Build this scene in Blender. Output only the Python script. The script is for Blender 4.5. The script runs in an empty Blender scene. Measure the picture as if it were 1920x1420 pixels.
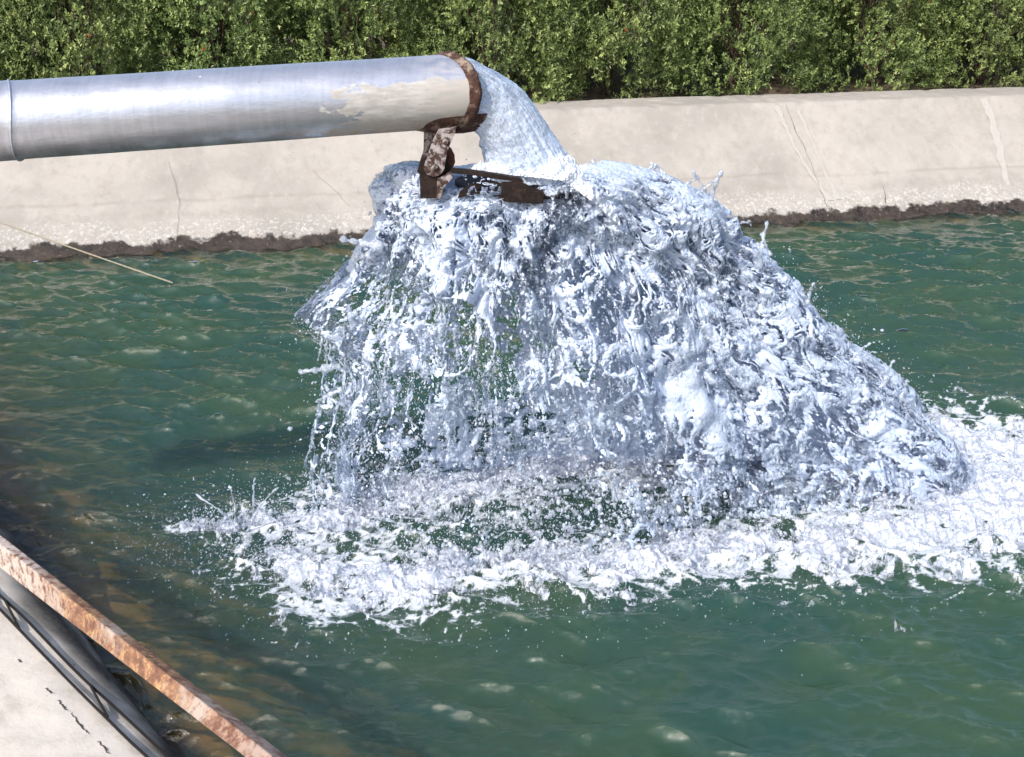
import bpy, math
import numpy as np
from mathutils import Vector

# ------------------------------------------------------------------ camera, world, sun
SC = bpy.context.scene
H = 3.0; PITCH = math.radians(22); F = 2318.0
cam_d = bpy.data.cameras.new('camera'); cam = bpy.data.objects.new('camera', cam_d)
SC.collection.objects.link(cam); SC.camera = cam
cam.location = (0, 0, H); cam.rotation_euler = (math.radians(90) - PITCH, 0, 0)
cam_d.sensor_width = 36; cam_d.lens = 36 * F / 1920; cam_d.clip_start = .05; cam_d.clip_end = 2000
SUN_DIR = Vector((-0.50, -0.62, 0.72)).normalized()          # towards the sun
SUN_EL = math.asin(SUN_DIR.z); SUN_AZ = math.atan2(SUN_DIR.x, SUN_DIR.y)
W = bpy.data.worlds.new('World'); SC.world = W; W.use_nodes = True
nt = W.node_tree; nt.nodes.clear()
sky = nt.nodes.new('ShaderNodeTexSky'); sky.sky_type = 'NISHITA'; sky.sun_disc = False
sky.sun_elevation = SUN_EL; sky.sun_rotation = SUN_AZ; sky.air_density = 1.0; sky.dust_density = 2.5; sky.ozone_density = 1.5
bg = nt.nodes.new('ShaderNodeBackground'); bg.inputs['Strength'].default_value = .15
wo = nt.nodes.new('ShaderNodeOutputWorld')
nt.links.new(sky.outputs[0], bg.inputs[0]); nt.links.new(bg.outputs[0], wo.inputs[0])
sd = bpy.data.lights.new('sun', 'SUN'); sd.energy = 3.0; sd.angle = math.radians(.5); sd.color = (1, .95, .88)
sun = bpy.data.objects.new('sun', sd); SC.collection.objects.link(sun)
sun.rotation_euler = (-SUN_DIR).to_track_quat('-Z', 'Y').to_euler(); sun.location = SUN_DIR * 20
SC.view_settings.view_transform = 'Standard'; SC.view_settings.look = 'None'
SC.view_settings.exposure = 0.50; SC.view_settings.gamma = 1
SC.render.engine = 'CYCLES'
cy = SC.cycles
cy.max_bounces = 12; cy.diffuse_bounces = 6; cy.glossy_bounces = 4; cy.transmission_bounces = 12; cy.transparent_max_bounces = 28
cy.caustics_reflective = False; cy.caustics_refractive = False; cy.sample_clamp_indirect = 6

# ------------------------------------------------------------------ helpers
rng = np.random.default_rng(7)
CP, SP = math.cos(PITCH), math.sin(PITCH)
def ray(x, y):
    dx = (x - 960) / F; dy = -(y - 710) / F
    return np.array([dx, CP + dy * SP, -SP + dy * CP])
C0 = np.array([0, 0, H])
def atz(x, y, z=0.): d = ray(x, y); return C0 + d * ((z - H) / d[2])
def aty(x, y, Y): d = ray(x, y); return C0 + d * (Y / d[1])
def atd(x, y, t): return C0 + ray(x, y) * t

def hash3(ix, iy, iz, seed):
    h = (ix.astype(np.uint32) * np.uint32(374761393) + iy.astype(np.uint32) * np.uint32(668265263)
         + iz.astype(np.uint32) * np.uint32(2147483647 - 1013) + np.uint32((seed * 974711 + 12345) & 0xffffffff))
    h = (h ^ (h >> np.uint32(13))) * np.uint32(1274126177)
    h = (h ^ (h >> np.uint32(16))) * np.uint32(2246822519)
    return h ^ (h >> np.uint32(15))
GR = rng.normal(size=(256, 3)).astype(np.float32); GR /= np.linalg.norm(GR, axis=1)[:, None]
def perlin(p, seed=0):
    p = np.asarray(p, np.float32)
    i = np.floor(p); f = p - i; i = i.astype(np.int64) & 0xffffffff
    w = f * f * f * (f * (f * 6 - 15) + 10); out = 0
    for dx in (0, 1):
        for dy in (0, 1):
            for dz in (0, 1):
                h = hash3(i[:, 0] + dx, i[:, 1] + dy, i[:, 2] + dz, seed) & np.uint32(255)
                g = GR[h]
                d = g[:, 0] * (f[:, 0] - dx) + g[:, 1] * (f[:, 1] - dy) + g[:, 2] * (f[:, 2] - dz)
                ww = (w[:, 0] if dx else 1 - w[:, 0]) * (w[:, 1] if dy else 1 - w[:, 1]) * (w[:, 2] if dz else 1 - w[:, 2])
                out = out + ww * d
    return out * 1.6
def fbm(p, octv=4, seed=0, gain=.5, lac=2.03, ridge=False):
    p = np.asarray(p, np.float32); a = 1.; s = 0; n = 0
    for k in range(octv):
        v = perlin(p, seed + k * 7)
        if ridge: v = 1 - 2 * np.abs(v)
        s = s + a * v; n += a; a *= gain; p = p * lac + 11.3
    return s / n
def sstep(a, b, x): t = np.clip((x - a) / (b - a), 0, 1); return t * t * (3 - 2 * t)

COL = SC.collection
def mesh_np(name, V, Fc, mat=None, parent=None, smooth=True, attrs=None):
    me = bpy.data.meshes.new(name); V = np.ascontiguousarray(V, np.float32); Fc = np.ascontiguousarray(Fc, np.int32)
    k = Fc.shape[1]
    me.vertices.add(len(V)); me.vertices.foreach_set('co', V.ravel())
    me.loops.add(Fc.size); me.loops.foreach_set('vertex_index', Fc.ravel())
    me.polygons.add(len(Fc)); me.polygons.foreach_set('loop_start', np.arange(0, Fc.size, k, dtype=np.int32))
    me.polygons.foreach_set('loop_total', np.full(len(Fc), k, np.int32))
    me.polygons.foreach_set('use_smooth', np.full(len(Fc), smooth, bool))
    for an, av in (attrs or {}).items():
        a = me.attributes.new(an, 'FLOAT', 'POINT'); a.data.foreach_set('value', np.ascontiguousarray(av, np.float32))
    me.update(calc_edges=True); me.validate()
    o = bpy.data.objects.new(name, me); COL.objects.link(o)
    if mat: me.materials.append(mat)
    if parent: o.parent = parent
    return o
def tag(o, label=None, cat=None, group=None, kind=None):
    for k, v in (('label', label), ('category', cat), ('group', group), ('kind', kind)):
        if v: o[k] = v
    return o
def empty(name, loc=(0, 0, 0)):
    o = bpy.data.objects.new(name, None); COL.objects.link(o); o.location = loc; return o
def keep_parent(ch, par):
    """children modelled in world coordinates under an empty that stands at its base"""
    ch.parent = par; ch.matrix_parent_inverse = par.matrix_world.inverted() if False else __import__('mathutils').Matrix.Translation(-par.location)
def grid_faces(nu, nv, keep=None, wrap_u=False):
    iu = np.arange(nu if wrap_u else nu - 1); iv = np.arange(nv - 1)
    U, Vv = np.meshgrid(iu, iv, indexing='ij'); U = U.ravel(); Vv = Vv.ravel(); U2 = (U + 1) % nu
    return np.stack([U * nv + Vv, U2 * nv + Vv, U2 * nv + Vv + 1, U * nv + Vv + 1], 1)
def compact(V, Fc, attrs=None):
    used = np.zeros(len(V), bool); used[Fc.ravel()] = True
    m = np.cumsum(used) - 1
    return V[used], m[Fc], {k: v[used] for k, v in (attrs or {}).items()}
def tube(P, R, seg=12, cap=True):
    """tube through points P with radii R -> verts, quads"""
    P = np.asarray(P, float); n = len(P); R = np.broadcast_to(np.asarray(R, float), (n,))
    T = np.gradient(P, axis=0); T /= np.linalg.norm(T, axis=1)[:, None] + 1e-12
    ref = np.array([0, 0, 1.]) if abs(T[0, 2]) < .9 else np.array([1., 0, 0])
    A = np.cross(T, ref); A /= np.linalg.norm(A, axis=1)[:, None] + 1e-12; B = np.cross(T, A)
    th = np.linspace(0, 2 * np.pi, seg, endpoint=False)
    V = P[:, None, :] + R[:, None, None] * (np.cos(th)[None, :, None] * A[:, None, :] + np.sin(th)[None, :, None] * B[:, None, :])
    V = V.reshape(-1, 3); fs = []
    i = np.arange(n - 1)[:, None]; j = np.arange(seg)[None, :]; j2 = (j + 1) % seg
    fs = np.stack([(i * seg + j).ravel(), (i * seg + j2).ravel(), ((i + 1) * seg + j2).ravel(), ((i + 1) * seg + j).ravel()], 1)
    if cap:
        V = np.vstack([V, P[:1], P[-1:]]); a = n * seg; jj = np.arange(seg)
        c1 = np.stack([np.full(seg, a), (jj + 1) % seg, jj, np.full(seg, a)], 1)
        c2 = np.stack([np.full(seg, a + 1), (n - 1) * seg + jj, (n - 1) * seg + (jj + 1) % seg, np.full(seg, a + 1)], 1)
        return V, fs, np.vstack([c1, c2])[:, :3]
    return V, fs, None
def join(parts):
    """parts: (V, quads, tris|None) -> V, tris"""
    Vs, Fs, o = [], [], 0
    for V, q, t in parts:
        if q is not None and len(q):
            q = np.asarray(q); Fs.append(q[:, [0, 1, 2]] + o); Fs.append(q[:, [0, 2, 3]] + o)
        if t is not None and len(t): Fs.append(np.asarray(t) + o)
        Vs.append(V); o += len(V)
    return np.vstack(Vs), np.vstack(Fs)
def prism(pts, off, bevel=0):
    """closed polygon pts (n,3) extruded by vector off, fan faces"""
    P = np.asarray(pts, float); n = len(P); V = np.vstack([P, P + off, [P.mean(0)], [(P + off).mean(0)]])
    i = np.arange(n); j = (i + 1) % n
    q = np.stack([i, j, j + n, i + n], 1)
    t = np.vstack([np.stack([j, i, np.full(n, 2 * n)], 1), np.stack([i + n, j + n, np.full(n, 2 * n + 1)], 1)])
    return V, q, t
def bev(o, w=.002, seg=2):
    m = o.modifiers.new('bevel', 'BEVEL'); m.width = w; m.segments = seg; m.limit_method = 'ANGLE'; m.angle_limit = math.radians(35)
    for p in o.data.polygons: p.use_smooth = False
    return o

# ------------------------------------------------------------------ material helpers
class NT:
    def __init__(s, name):
        s.m = bpy.data.materials.new(name); s.m.use_nodes = True; s.t = s.m.node_tree; s.t.nodes.clear()
        s.out = s.t.nodes.new('ShaderNodeOutputMaterial')
    def n(s, typ, **kw):
        nd = s.t.nodes.new(typ)
        ins = kw.pop('ins', {})
        for k, v in kw.items(): setattr(nd, k, v)
        for k, v in ins.items():
            if isinstance(v, bpy.types.NodeSocket): s.t.links.new(v, nd.inputs[k])
            else: nd.inputs[k].default_value = v
        return nd
    def noise(s, vec, scale, detail=4, rough=.55, dist=0):
        return s.n('ShaderNodeTexNoise', ins={'Vector': vec, 'Scale': scale, 'Detail': detail, 'Roughness': rough, 'Distortion': dist}).outputs[0]
    def math(s, op, a, b=0., c=None, clamp=False):
        nd = s.t.nodes.new('ShaderNodeMath'); nd.operation = op; nd.use_clamp = clamp
        for i, v in enumerate((a, b) if c is None else (a, b, c)):
            if isinstance(v, bpy.types.NodeSocket): s.t.links.new(v, nd.inputs[i])
            else: nd.inputs[i].default_value = v
        return nd.outputs[0]
    def rng(s, v, a, b, c=0., d=1., smooth=True):
        nd = s.n('ShaderNodeMapRange', interpolation_type='SMOOTHSTEP' if smooth else 'LINEAR')
        for i, x in enumerate((v, a, b, c, d)):
            if isinstance(x, bpy.types.NodeSocket): s.t.links.new(x, nd.inputs[i])
            else: nd.inputs[i].default_value = x
        return nd.outputs[0]
    def mix(s, fac, a, b):
        nd = s.n('ShaderNodeMix', data_type='RGBA')
        for i, x in ((0, fac), (6, a), (7, b)):
            if isinstance(x, bpy.types.NodeSocket): s.t.links.new(x, nd.inputs[i])
            else: nd.inputs[i].default_value = (*x, 1) if isinstance(x, tuple) and len(x) == 3 else x
        return nd.outputs[2]
    def bump(s, h, strength=.3, dist=.01, normal=None):
        i = {'Height': h, 'Strength': strength, 'Distance': dist}
        if normal is not None: i['Normal'] = normal
        return s.n('ShaderNodeBump', ins=i).outputs[0]
    def pos(s): return s.n('ShaderNodeNewGeometry').outputs['Position']
    def attr(s, name): return s.n('ShaderNodeAttribute', attribute_name=name).outputs['Fac']
    def map(s, vec, scale=(1, 1, 1), rot=(0, 0, 0), loc=(0, 0, 0)):
        return s.n('ShaderNodeMapping', ins={'Vector': vec, 'Scale': scale, 'Rotation': rot, 'Location': loc}).outputs[0]
    def bsdf(s, **ins):
        return s.n('ShaderNodeBsdfPrincipled', ins={k.replace('_', ' '): v for k, v in ins.items()})
    def done(s, sh):
        s.t.links.new(sh, s.out.inputs['Surface']); return s.m

# ------------------------------------------------------------------ concrete
def concrete(name, base=(.395, .362, .325), wet=.095, wetn=.060, crust=.22, left=False):
    t = NT(name); P = t.pos(); z = t.n('ShaderNodeSeparateXYZ', ins={0: P}).outputs[2]
    n1 = t.noise(P, 1.1, 5, .6); n2 = t.noise(P, 9, 6, .65); n3 = t.noise(P, 70, 4, .7); n4 = t.noise(P, 3.2, 5, .6, .6)
    c = t.mix(t.rng(n1, .3, .7), tuple(x * .84 for x in base), tuple(x * 1.12 for x in base))
    c = t.mix(t.math('MULTIPLY', t.rng(n2, .45, .75), .5), c, (.34, .295, .245))
    c = t.mix(t.math('MULTIPLY', t.rng(n4, .50, .72), .35), c, tuple(x * 1.3 for x in base))
    c = t.mix(t.math('MULTIPLY', t.rng(n3, .5, .8), .18), c, (.30, .27, .24))
    # horizontal tide lines
    zz = t.math('ADD', z, t.math('MULTIPLY', t.math('SUBTRACT', n1, .5), .10))
    for z0, w, s in (((.36, .022, .30), (.26, .05, .22)) if not left else ((.62, .03, .2),)):
        line = t.math('SUBTRACT', 1, t.rng(t.math('ABSOLUTE', t.math('SUBTRACT', zz, z0)), 0, w))
        c = t.mix(t.math('MULTIPLY', t.math('MULTIPLY', line, s), t.rng(n4, .35, .6)), c, (.22, .19, .155))
    stk = t.noise(t.map(P, (7, 7, .55)), 2.2, 5, .6)
    c = t.mix(t.math('MULTIPLY', t.rng(stk, .52, .72), .32), c, tuple(x * .72 for x in base))
    c = t.mix(t.math('MULTIPLY', t.rng(stk, .45, .30), .30), c, tuple(x * 1.25 for x in base))
    # tiny holes and chips
    vor = t.n('ShaderNodeTexVoronoi', ins={'Vector': P, 'Scale': 13.0, 'Randomness': 1.0}).outputs['Distance']
    chip = t.math('MULTIPLY', t.math('SUBTRACT', 1, t.rng(vor, .035, .07)), t.rng(n4, .5, .6))
    c = t.mix(t.math('MULTIPLY', chip, .8), c, (.10, .08, .065))
    # crust of pale scale above the water
    nn = t.noise(P, 30, 8, .75); nb = t.noise(P, 3.0, 3, .5)
    zc = t.math('ADD', z, t.math('MULTIPLY', t.math('SUBTRACT', nb, .5), .22))
    band = t.math('MULTIPLY', t.math('SUBTRACT', 1, t.rng(zc, crust * .75, crust * 1.25)), 1)
    cr = t.math('MULTIPLY', band, t.rng(nn, .49, .56))
    c = t.mix(t.math('MULTIPLY', cr, .85), c, (.58, .545, .50))
    # dark wet algae band at the water
    nw = t.noise(P, 5, 9, .66)
    zw = t.math('ADD', z, t.math('MULTIPLY', t.math('SUBTRACT', nw, .5), -wetn * 4.2))
    wetm = t.math('SUBTRACT', 1, t.rng(zw, wet * .8, wet * 1.12))
    wetm = t.math('MULTIPLY', wetm, t.math('SUBTRACT', 1, t.math('MULTIPLY', t.rng(nn, .62, .66), .7)))
    dark = t.mix(t.rng(n2, .35, .65), (.018, .013, .009), (.055, .038, .026))
    c = t.mix(wetm, c, dark)
    if left:  # dark foot: its shade put into the colour along with the algae stain
        foot_m = t.math('MULTIPLY', t.attr('algae_shade'), t.rng(t.math('ADD', n2, n4), .55, .95, .72, 1.0))
        c = t.mix(foot_m, c, t.mix(t.rng(n3, .35, .7), (.026, .022, .018), (.085, .070, .055)))
    sub = t.rng(z, -.01, -.06)
    c = t.mix(sub, c, t.mix(t.rng(n4, .35, .65), (.45, .33, .15), (.80, .54, .28)))
    h = t.math('ADD', t.math('MULTIPLY', n2, .5), t.math('ADD', t.math('MULTIPLY', n3, .25), t.math('MULTIPLY', cr, .8)))
    b = t.bsdf(Base_Color=c, Roughness=t.rng(wetm, 0, 1, .88, .38), Normal=t.bump(h, .45, .012))
    return t.done(b.outputs[0])
M_far = concrete('far_bank_concrete')
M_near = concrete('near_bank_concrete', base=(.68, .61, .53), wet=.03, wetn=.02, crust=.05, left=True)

def rust_mat(name, base=(.30, .115, .055), pale=(.62, .50, .38), dark=(.055, .028, .018), k=1., palef=.5, metal=.0, rough=.75, pl=(.50, .62)):
    t = NT(name); P = t.pos()
    a = t.noise(P, 9 * k, 7, .7, .4); b = t.noise(P, 30 * k, 6, .7); c3 = t.noise(P, 120 * k, 4, .6)
    c = t.mix(t.rng(b, .38, .62), base, tuple(min(1, x * 1.9) for x in base))
    c = t.mix(t.rng(a, *pl), c, t.mix(t.rng(c3, .4, .6), pale, tuple(x * .8 for x in pale)))
    c = t.mix(t.math('MULTIPLY', t.rng(b, .55, .68), palef), c, (.60, .36, .13))
    c = t.mix(t.rng(a, pl[0] - .08, pl[0] - .16), c, dark)
    h = t.math('ADD', b, t.math('MULTIPLY', c3, .5))
    return t.done(t.bsdf(Base_Color=c, Roughness=rough, Metallic=metal, Specular_IOR_Level=.25, Normal=t.bump(h, .6, .004)).outputs[0])

def bsdf_simple(name, col, rough=.6, metal=0., bumpk=0, scale=60):
    t = NT(name); P = t.pos(); n = t.noise(P, scale, 5, .6)
    c = t.mix(n, tuple(x * .6 for x in col), tuple(min(1, x * 1.4) for x in col))
    return t.done(t.bsdf(Base_Color=c, Roughness=rough, Metallic=metal, Normal=t.bump(n, .3, .004)).outputs[0])

# ------------------------------------------------------------------ setting: ground, far bank, near bank, pool bottom
M_soil = bsdf_simple('soil', (.13, .095, .06), .95, 0, 1, 6)
wd = np.array([9.31, 1.66, 0]); wd /= np.linalg.norm(wd); wn = np.array([-wd[1], wd[0], 0])   # along the wall / away from camera
W0 = np.array([-4.34, 10.08, 0])
def far_bank():
    prof = [(-2.2, -1.9), (-.30, -.27), (0, 0), (.42, .36), (.72, .64), (1.0, .93), (1.025, .948), (1.07, .952), (1.49, .955), (1.52, .94), (1.54, .80)]
    s = np.array(prof); d = np.r_[0, np.cumsum(np.hypot(*np.diff(s, axis=0).T))]
    q = np.r_[np.arange(0, d[1], .15), np.arange(d[1], d[-1], .022), d[-1]]
    a = np.interp(q, d, s[:, 0]); z = np.interp(q, d, s[:, 1])
    L = np.arange(-5, 16.5, .03); A, LL = np.meshgrid(np.arange(len(a)), L)
    A = A.ravel(); LL = LL.ravel()
    P = W0 + LL[:, None] * wd + a[A][:, None] * wn; P[:, 2] = z[A]
    n = fbm(P * .8, 3, 3) * .014 + fbm(P * 7, 4, 5) * .004
    low = sstep(.34, .05, P[:, 2]) * sstep(-.2, 0, P[:, 2]); n = n + low * (fbm(P * 16, 5, 9, ridge=True) * .012)
    edge = np.exp(-((P[:, 2] - .945) / .02) ** 2); n = n - edge * np.clip(fbm(P * 5, 5, 12), 0, 1) * .05
    N = np.array([.12 * -1, -.72, .69]); P = P + n[:, None] * N
    o = mesh_np('concrete_slope', P, grid_faces(len(L), len(a)), M_far)
    t = tag(empty('reservoir_bank', tuple(W0)), 'long sloping pale concrete bank with flat top across the far side of the pool', 'bank')
    keep_parent(o, t)
    def surf(px, py, up=.006):
        """point on the slope face under a pixel"""
        d = ray(px, py); best = None
        for k in range(3, len(prof) - 2):
            pass
        # solve against the piecewise profile
        ts = np.linspace(8, 16, 1600); Q = C0 + ts[:, None] * d; rel = Q - W0; aa = rel @ wn; zz = np.interp(aa, s[:, 0], s[:, 1])
        i = np.argmax(Q[:, 2] < zz); p = Q[i].copy()
        return p + up * N
    def strip(name, pts, w, mat, jit, label=None, seed=0, step=.02, up=.008):
        P3 = np.array([surf(*p, up=up) for p in pts]); dd = np.r_[0, np.cumsum(np.linalg.norm(np.diff(P3, axis=0), axis=1))]
        q = np.arange(0, dd[-1], step); P3 = np.stack([np.interp(q, dd, P3[:, k]) for k in range(3)], 1)
        zer = np.zeros(len(q)); j = fbm(np.stack([q * 6, zer + seed, zer], 1), 4, seed)
        w = np.interp(q, np.linspace(0, dd[-1], len(w)), w)
        wl = w * (1 + .9 * fbm(np.stack([q * 9, zer + seed, zer + 4], 1), 4, seed)); wr = w * (1 + .9 * fbm(np.stack([q * 9, zer + seed, zer + 9], 1), 4, seed))
        c = P3 + (j * jit)[:, None] * wd
        # follow the real displaced surface: keep 8 mm proud
        V = np.stack([c - wl[:, None] * wd, c + wr[:, None] * wd], 1).reshape(-1, 3)
        i = np.arange(len(q) - 1) * 2
        k = mesh_np(name, V, np.stack([i, i + 1, i + 3, i + 2], 1), mat); keep_parent(k, t)
    M_crack = bsdf_simple('crack_dark', (.13, .11, .09), 1)
    t2 = NT('mortar'); Pp = t2.pos(); m1 = t2.noise(Pp, 25, 5, .6)
    M_mortar = t2.done(t2.bsdf(Base_Color=t2.mix(m1, (.40, .37, .335), (.50, .47, .43)), Roughness=.9, Normal=t2.bump(m1, .4, .01)).outputs[0])
    strip('crack', [(1474, 197), (1490, 245), (1510, 280), (1525, 318), (1538, 360), (1548, 385)], [.001, .0025, .0015, .001, .002], M_crack, .03, seed=1, up=.016)
    strip('crack', [(318, 305), (328, 345), (338, 385), (334, 425), (332, 455)], [.0008, .0018, .001, .002], M_crack, .03, seed=2, up=.016)
    strip('crack', [(1655, 350), (1662, 385)], [.0015, .005], M_crack, .03, seed=5, up=.016)
    strip('crack', [(588, 320), (612, 345), (640, 370), (660, 392)], [.001, .0015, .001], M_crack, .03, seed=6, up=.016)
    strip('mortar_patch', [(1845, 186), (1862, 235), (1875, 285), (1886, 335), (1892, 360)], [.05, .035, .045, .03, .02], M_mortar, .03, seed=3, up=.011)
    strip('mortar_patch', [(1455, 200), (1478, 250), (1503, 300), (1535, 350), (1560, 380)], [.03, .02, .012, .018, .03], M_mortar, .03, seed=4, up=.011)
    strip('mortar_patch', [(1497, 208), (1520, 260), (1545, 320), (1572, 378)], [.02, .012, .01, .03], M_mortar, .03, seed=8, up=.011)
    return surf
far_surf = far_bank()

# near bank: break line between a steep shaded foot and the gentle sunlit apron
wa, wb = atz(-60, 890), atz(330, 1420); ld = (wb - wa) / np.linalg.norm(wb - wa)
ln_ = np.array([-ld[1], ld[0], 0]); ln_ = ln_ if ln_[0] < 0 else -ln_         # away from the water
def near_profile(s):
    """break height as a function of distance along the waterline from wa"""
    return np.clip(np.interp(s, [-6, 0, .6, 1.15, 2.62, 2.9, 5], [.62, .60, .50, .43, .07, .04, .03]), .03, 1)
def near_bank():
    S = np.arange(-7, 5, .025); rows = []
    hb = near_profile(S)
    cols = []
    foot = np.linspace(0, 1, 28)
    for k in np.linspace(-3.6, 0, 16, endpoint=False): cols.append((k, 'u'))
    P = []
    for u, kind in cols: P.append(wa + S[:, None] * ld + ln_ * (u * 1.25 * 1)[..., None] if False else wa + S[:, None] * ld + ln_ * u + np.array([0, 0, u * .35]))
    for f in foot:
        P.append(wa + S[:, None] * ld + ln_ * (f * hb * .62)[:, None] + np.stack([0 * S, 0 * S, f * hb], 1))
    ap = np.r_[np.arange(.012, 1.2, .025), np.arange(1.2, 7, .3)]
    for a in ap:
        zz = hb + .20 * a * np.exp(-a * .25) + .06 * (1 - np.exp(-a * 14))
        zz = np.where(zz > 0, zz, 0)
        P.append(wa + S[:, None] * ld + ln_ * (hb * .62 + a)[:, None] + np.stack([0 * S, 0 * S, zz], 1))
    P = np.stack(P, 1); nv = P.shape[1]; P = P.reshape(-1, 3)
    # soften the break and roughen the cement
    n = fbm(P * 1.5, 3, 31) * .02 + fbm(P * 9, 4, 33) * .006 + fbm(P * 40, 3, 36) * .0012
    P = P + n[:, None] * np.array([.35, .25, .8])
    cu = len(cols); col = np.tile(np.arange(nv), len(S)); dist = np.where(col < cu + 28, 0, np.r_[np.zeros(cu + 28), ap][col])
    algae_shade = 1 - sstep(-.02, .16, dist + .12 * fbm(P * [4, 4, 8], 4, 37))  # shade of the steep foot painted together with algae, fading into the apron
    o = mesh_np('concrete_apron', P, grid_faces(len(S), nv)[:, ::-1], M_near, attrs={'algae_shade': algae_shade})
    t = tag(empty('pool_edge', tuple(wb)), 'sunlit concrete pool edge with a dark foot under the rusty beam', 'bank')
    keep_parent(o, t)
    return o, t
near_o, near_t = near_bank()
bpy.context.view_layer.update()

bot = mesh_np('pool_bottom', np.array([[-30, -20, -1.6], [30, -20, -1.6], [30, 20, -1.6], [-30, 20, -1.6]]), np.array([[0, 1, 2, 3]]), M_soil, smooth=False)
tag(bot, kind='structure')
g0 = W0 + 1.50 * wn
def ground():
    L = np.linspace(-60, 80, 90); D = np.r_[np.linspace(0, 6, 40), np.linspace(7, 400, 30)]
    A, B = np.meshgrid(L, D, indexing='ij'); P = g0 + A.ravel()[:, None] * wd + B.ravel()[:, None] * wn
    P[:, 2] = .86 + fbm(P * 1.3, 4, 41) * .05
    tag(mesh_np('ground', P, grid_faces(len(L), len(D)), M_soil), kind='structure')
ground()

# ------------------------------------------------------------------ foam layout on the water plane (world metres)
def poly(pts): return np.array([[*atz(a, b)[:2], w, s] for a, b, w, s in pts])
BANDS = [poly([(430, 1010, .08, .5), (520, 1050, .13, .8), (640, 1092, .16, 1.0), (760, 1090, .17, 1.05), (880, 1065, .15, .8), (1000, 1070, .14, .8), (1130, 1060, .15, .95), (1270, 1030, .14, 1.0), (1400, 1035, .15, .95), (1560, 1020, .18, 1.0), (1720, 1000, .22, 1.1), (1860, 950, .28, 1.2), (2050, 900, .35, 1.1)]),
         poly([(350, 990, .05, .8), (450, 985, .07, .75), (560, 985, .14, .9), (680, 960, .20, .95), (820, 930, .22, .9), (960, 900, .20, .9), (1100, 860, .22, 1.1), (1300, 860, .26, 1.2), (1500, 880, .26, 1.2), (1700, 910, .26, 1.2), (1850, 900, .28, 1.25)]),
         poly([(1700, 850, .2, .9), (1820, 840, .3, 1.1), (1950, 860, .3, 1.0)])]
def seg_dist(x, y, A, B):
    ax, ay = A[:2]; bx, by = B[:2]; dx, dy = bx - ax, by - ay; L2 = dx * dx + dy * dy
    t = np.clip(((x - ax) * dx + (y - ay) * dy) / L2, 0, 1)
    return np.hypot(x - ax - t * dx, y - ay - t * dy), t
def foam_density(x, y, spread=1.):
    out = np.zeros_like(x)
    for b in BANDS:
        for A, B in zip(b[:-1], b[1:]):
            d, t = seg_dist(x, y, A, B); w = (A[2] + (B[2] - A[2]) * t) * spread; s = A[3] + (B[3] - A[3]) * t
            out = np.maximum(out, s * np.exp(-(d / w) ** 2 * 1.1))
    return out

# ------------------------------------------------------------------ pool water
K = []
r2 = np.random.default_rng(21)
for i in range(96):
    lam = .050 * (9 ** r2.random()); k = 2 * np.pi / lam
    th = math.radians(-98) + r2.normal() * .45
    amp = .0170 * (lam / .5) * (1.0 if lam > .2 else 1.1)
    K.append((k * math.cos(th), k * math.sin(th), amp * (.5 + r2.random()), r2.random() * 6.283))
def wave(x, y):
    z = np.zeros_like(x); wx = np.zeros_like(x); wy = np.zeros_like(x)
    for kx, ky, a, ph in K:
        p = kx * x + ky * y + ph; k = math.hypot(kx, ky); c = np.cos(p); s = np.sin(p)
        z += a * .36 * c; wx -= a * .36 * kx / k * s; wy -= a * .36 * ky / k * s
    return z, wx, wy
def water_surface():
    ys = [2.2]
    while ys[-1] < 12.6: ys.append(ys[-1] + .0021 * ys[-1] + .0005)
    ys = np.array(ys, np.float32); nu = 1300
    U = np.linspace(-1, 1, nu); X = U[:, None] * (.52 * ys[None, :] + 1.5); Y = np.broadcast_to(ys, X.shape)
    x = X.ravel().astype(np.float32); y = Y.ravel().astype(np.float32)
    z, wx, wy = wave(x, y)
    zero = np.zeros_like(x)
    mod = .75 + .7 * fbm(np.stack([x * .9, y * .9, zero], 1), 2, 50)
    z = z * mod
    fd = foam_density(x, y, 2.7); fd1 = foam_density(x, y, 1.)
    # choppy water round the landing
    ch = fbm(np.stack([x * 6, y * 8, zero], 1), 4, 52, ridge=True) * .022 + fbm(np.stack([x * 22, y * 28, zero], 1), 3, 55) * .005
    z = z + ch * np.clip(fd, 0, 1)
    z = z + fbm(np.stack([x * 13, y * 19, zero], 1), 3, 58) * .0030
    wv2 = perlin(np.stack([x * 1.3, y * 1.3, zero], 1), 71) * .35
    z = z * .8 + fbm(np.stack([x * 2.4 + wv2, y * 6.2 + x * 1.1, zero], 1), 4, 73, gain=.5, ridge=True) * .0100 * mod + fbm(np.stack([x * 4.6 + wv2, y * 12.5 + x * .6, zero], 1), 3, 76, ridge=True) * .0085 * mod + fbm(np.stack([x * 8.5 + wv2, y * 19 - x * 2.5, zero], 1), 3, 79, ridge=True) * .0055
    V = np.stack([x + wx * mod * .8, y + wy * mod * .8, z], 1)
    # depth of the real bottom under each point
    rel = np.stack([x, y, zero], 1) - W0; df = -(rel @ wn) * .88
    rn = np.stack([x, y, zero], 1) - wa; dn = -(rn @ ln_) * .35
    dep = np.clip(np.minimum(df, dn), 0, 1.6)
    lace = fbm(np.stack([x * 7, y * 9, zero], 1), 5, 61, gain=.6, ridge=True)
    fo = sstep(.40, 1.05, fd * .60 + lace * .85 - .10) * .85 * sstep(.01, .20, fd) + sstep(.6, 1.0, fd1) * .05
    return mesh_np('water', V, grid_faces(nu, len(ys)), None, attrs={'depth': dep, 'foam': np.clip(fo, 0, 1)})
water = tag(water_surface(), kind='structure')
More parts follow.
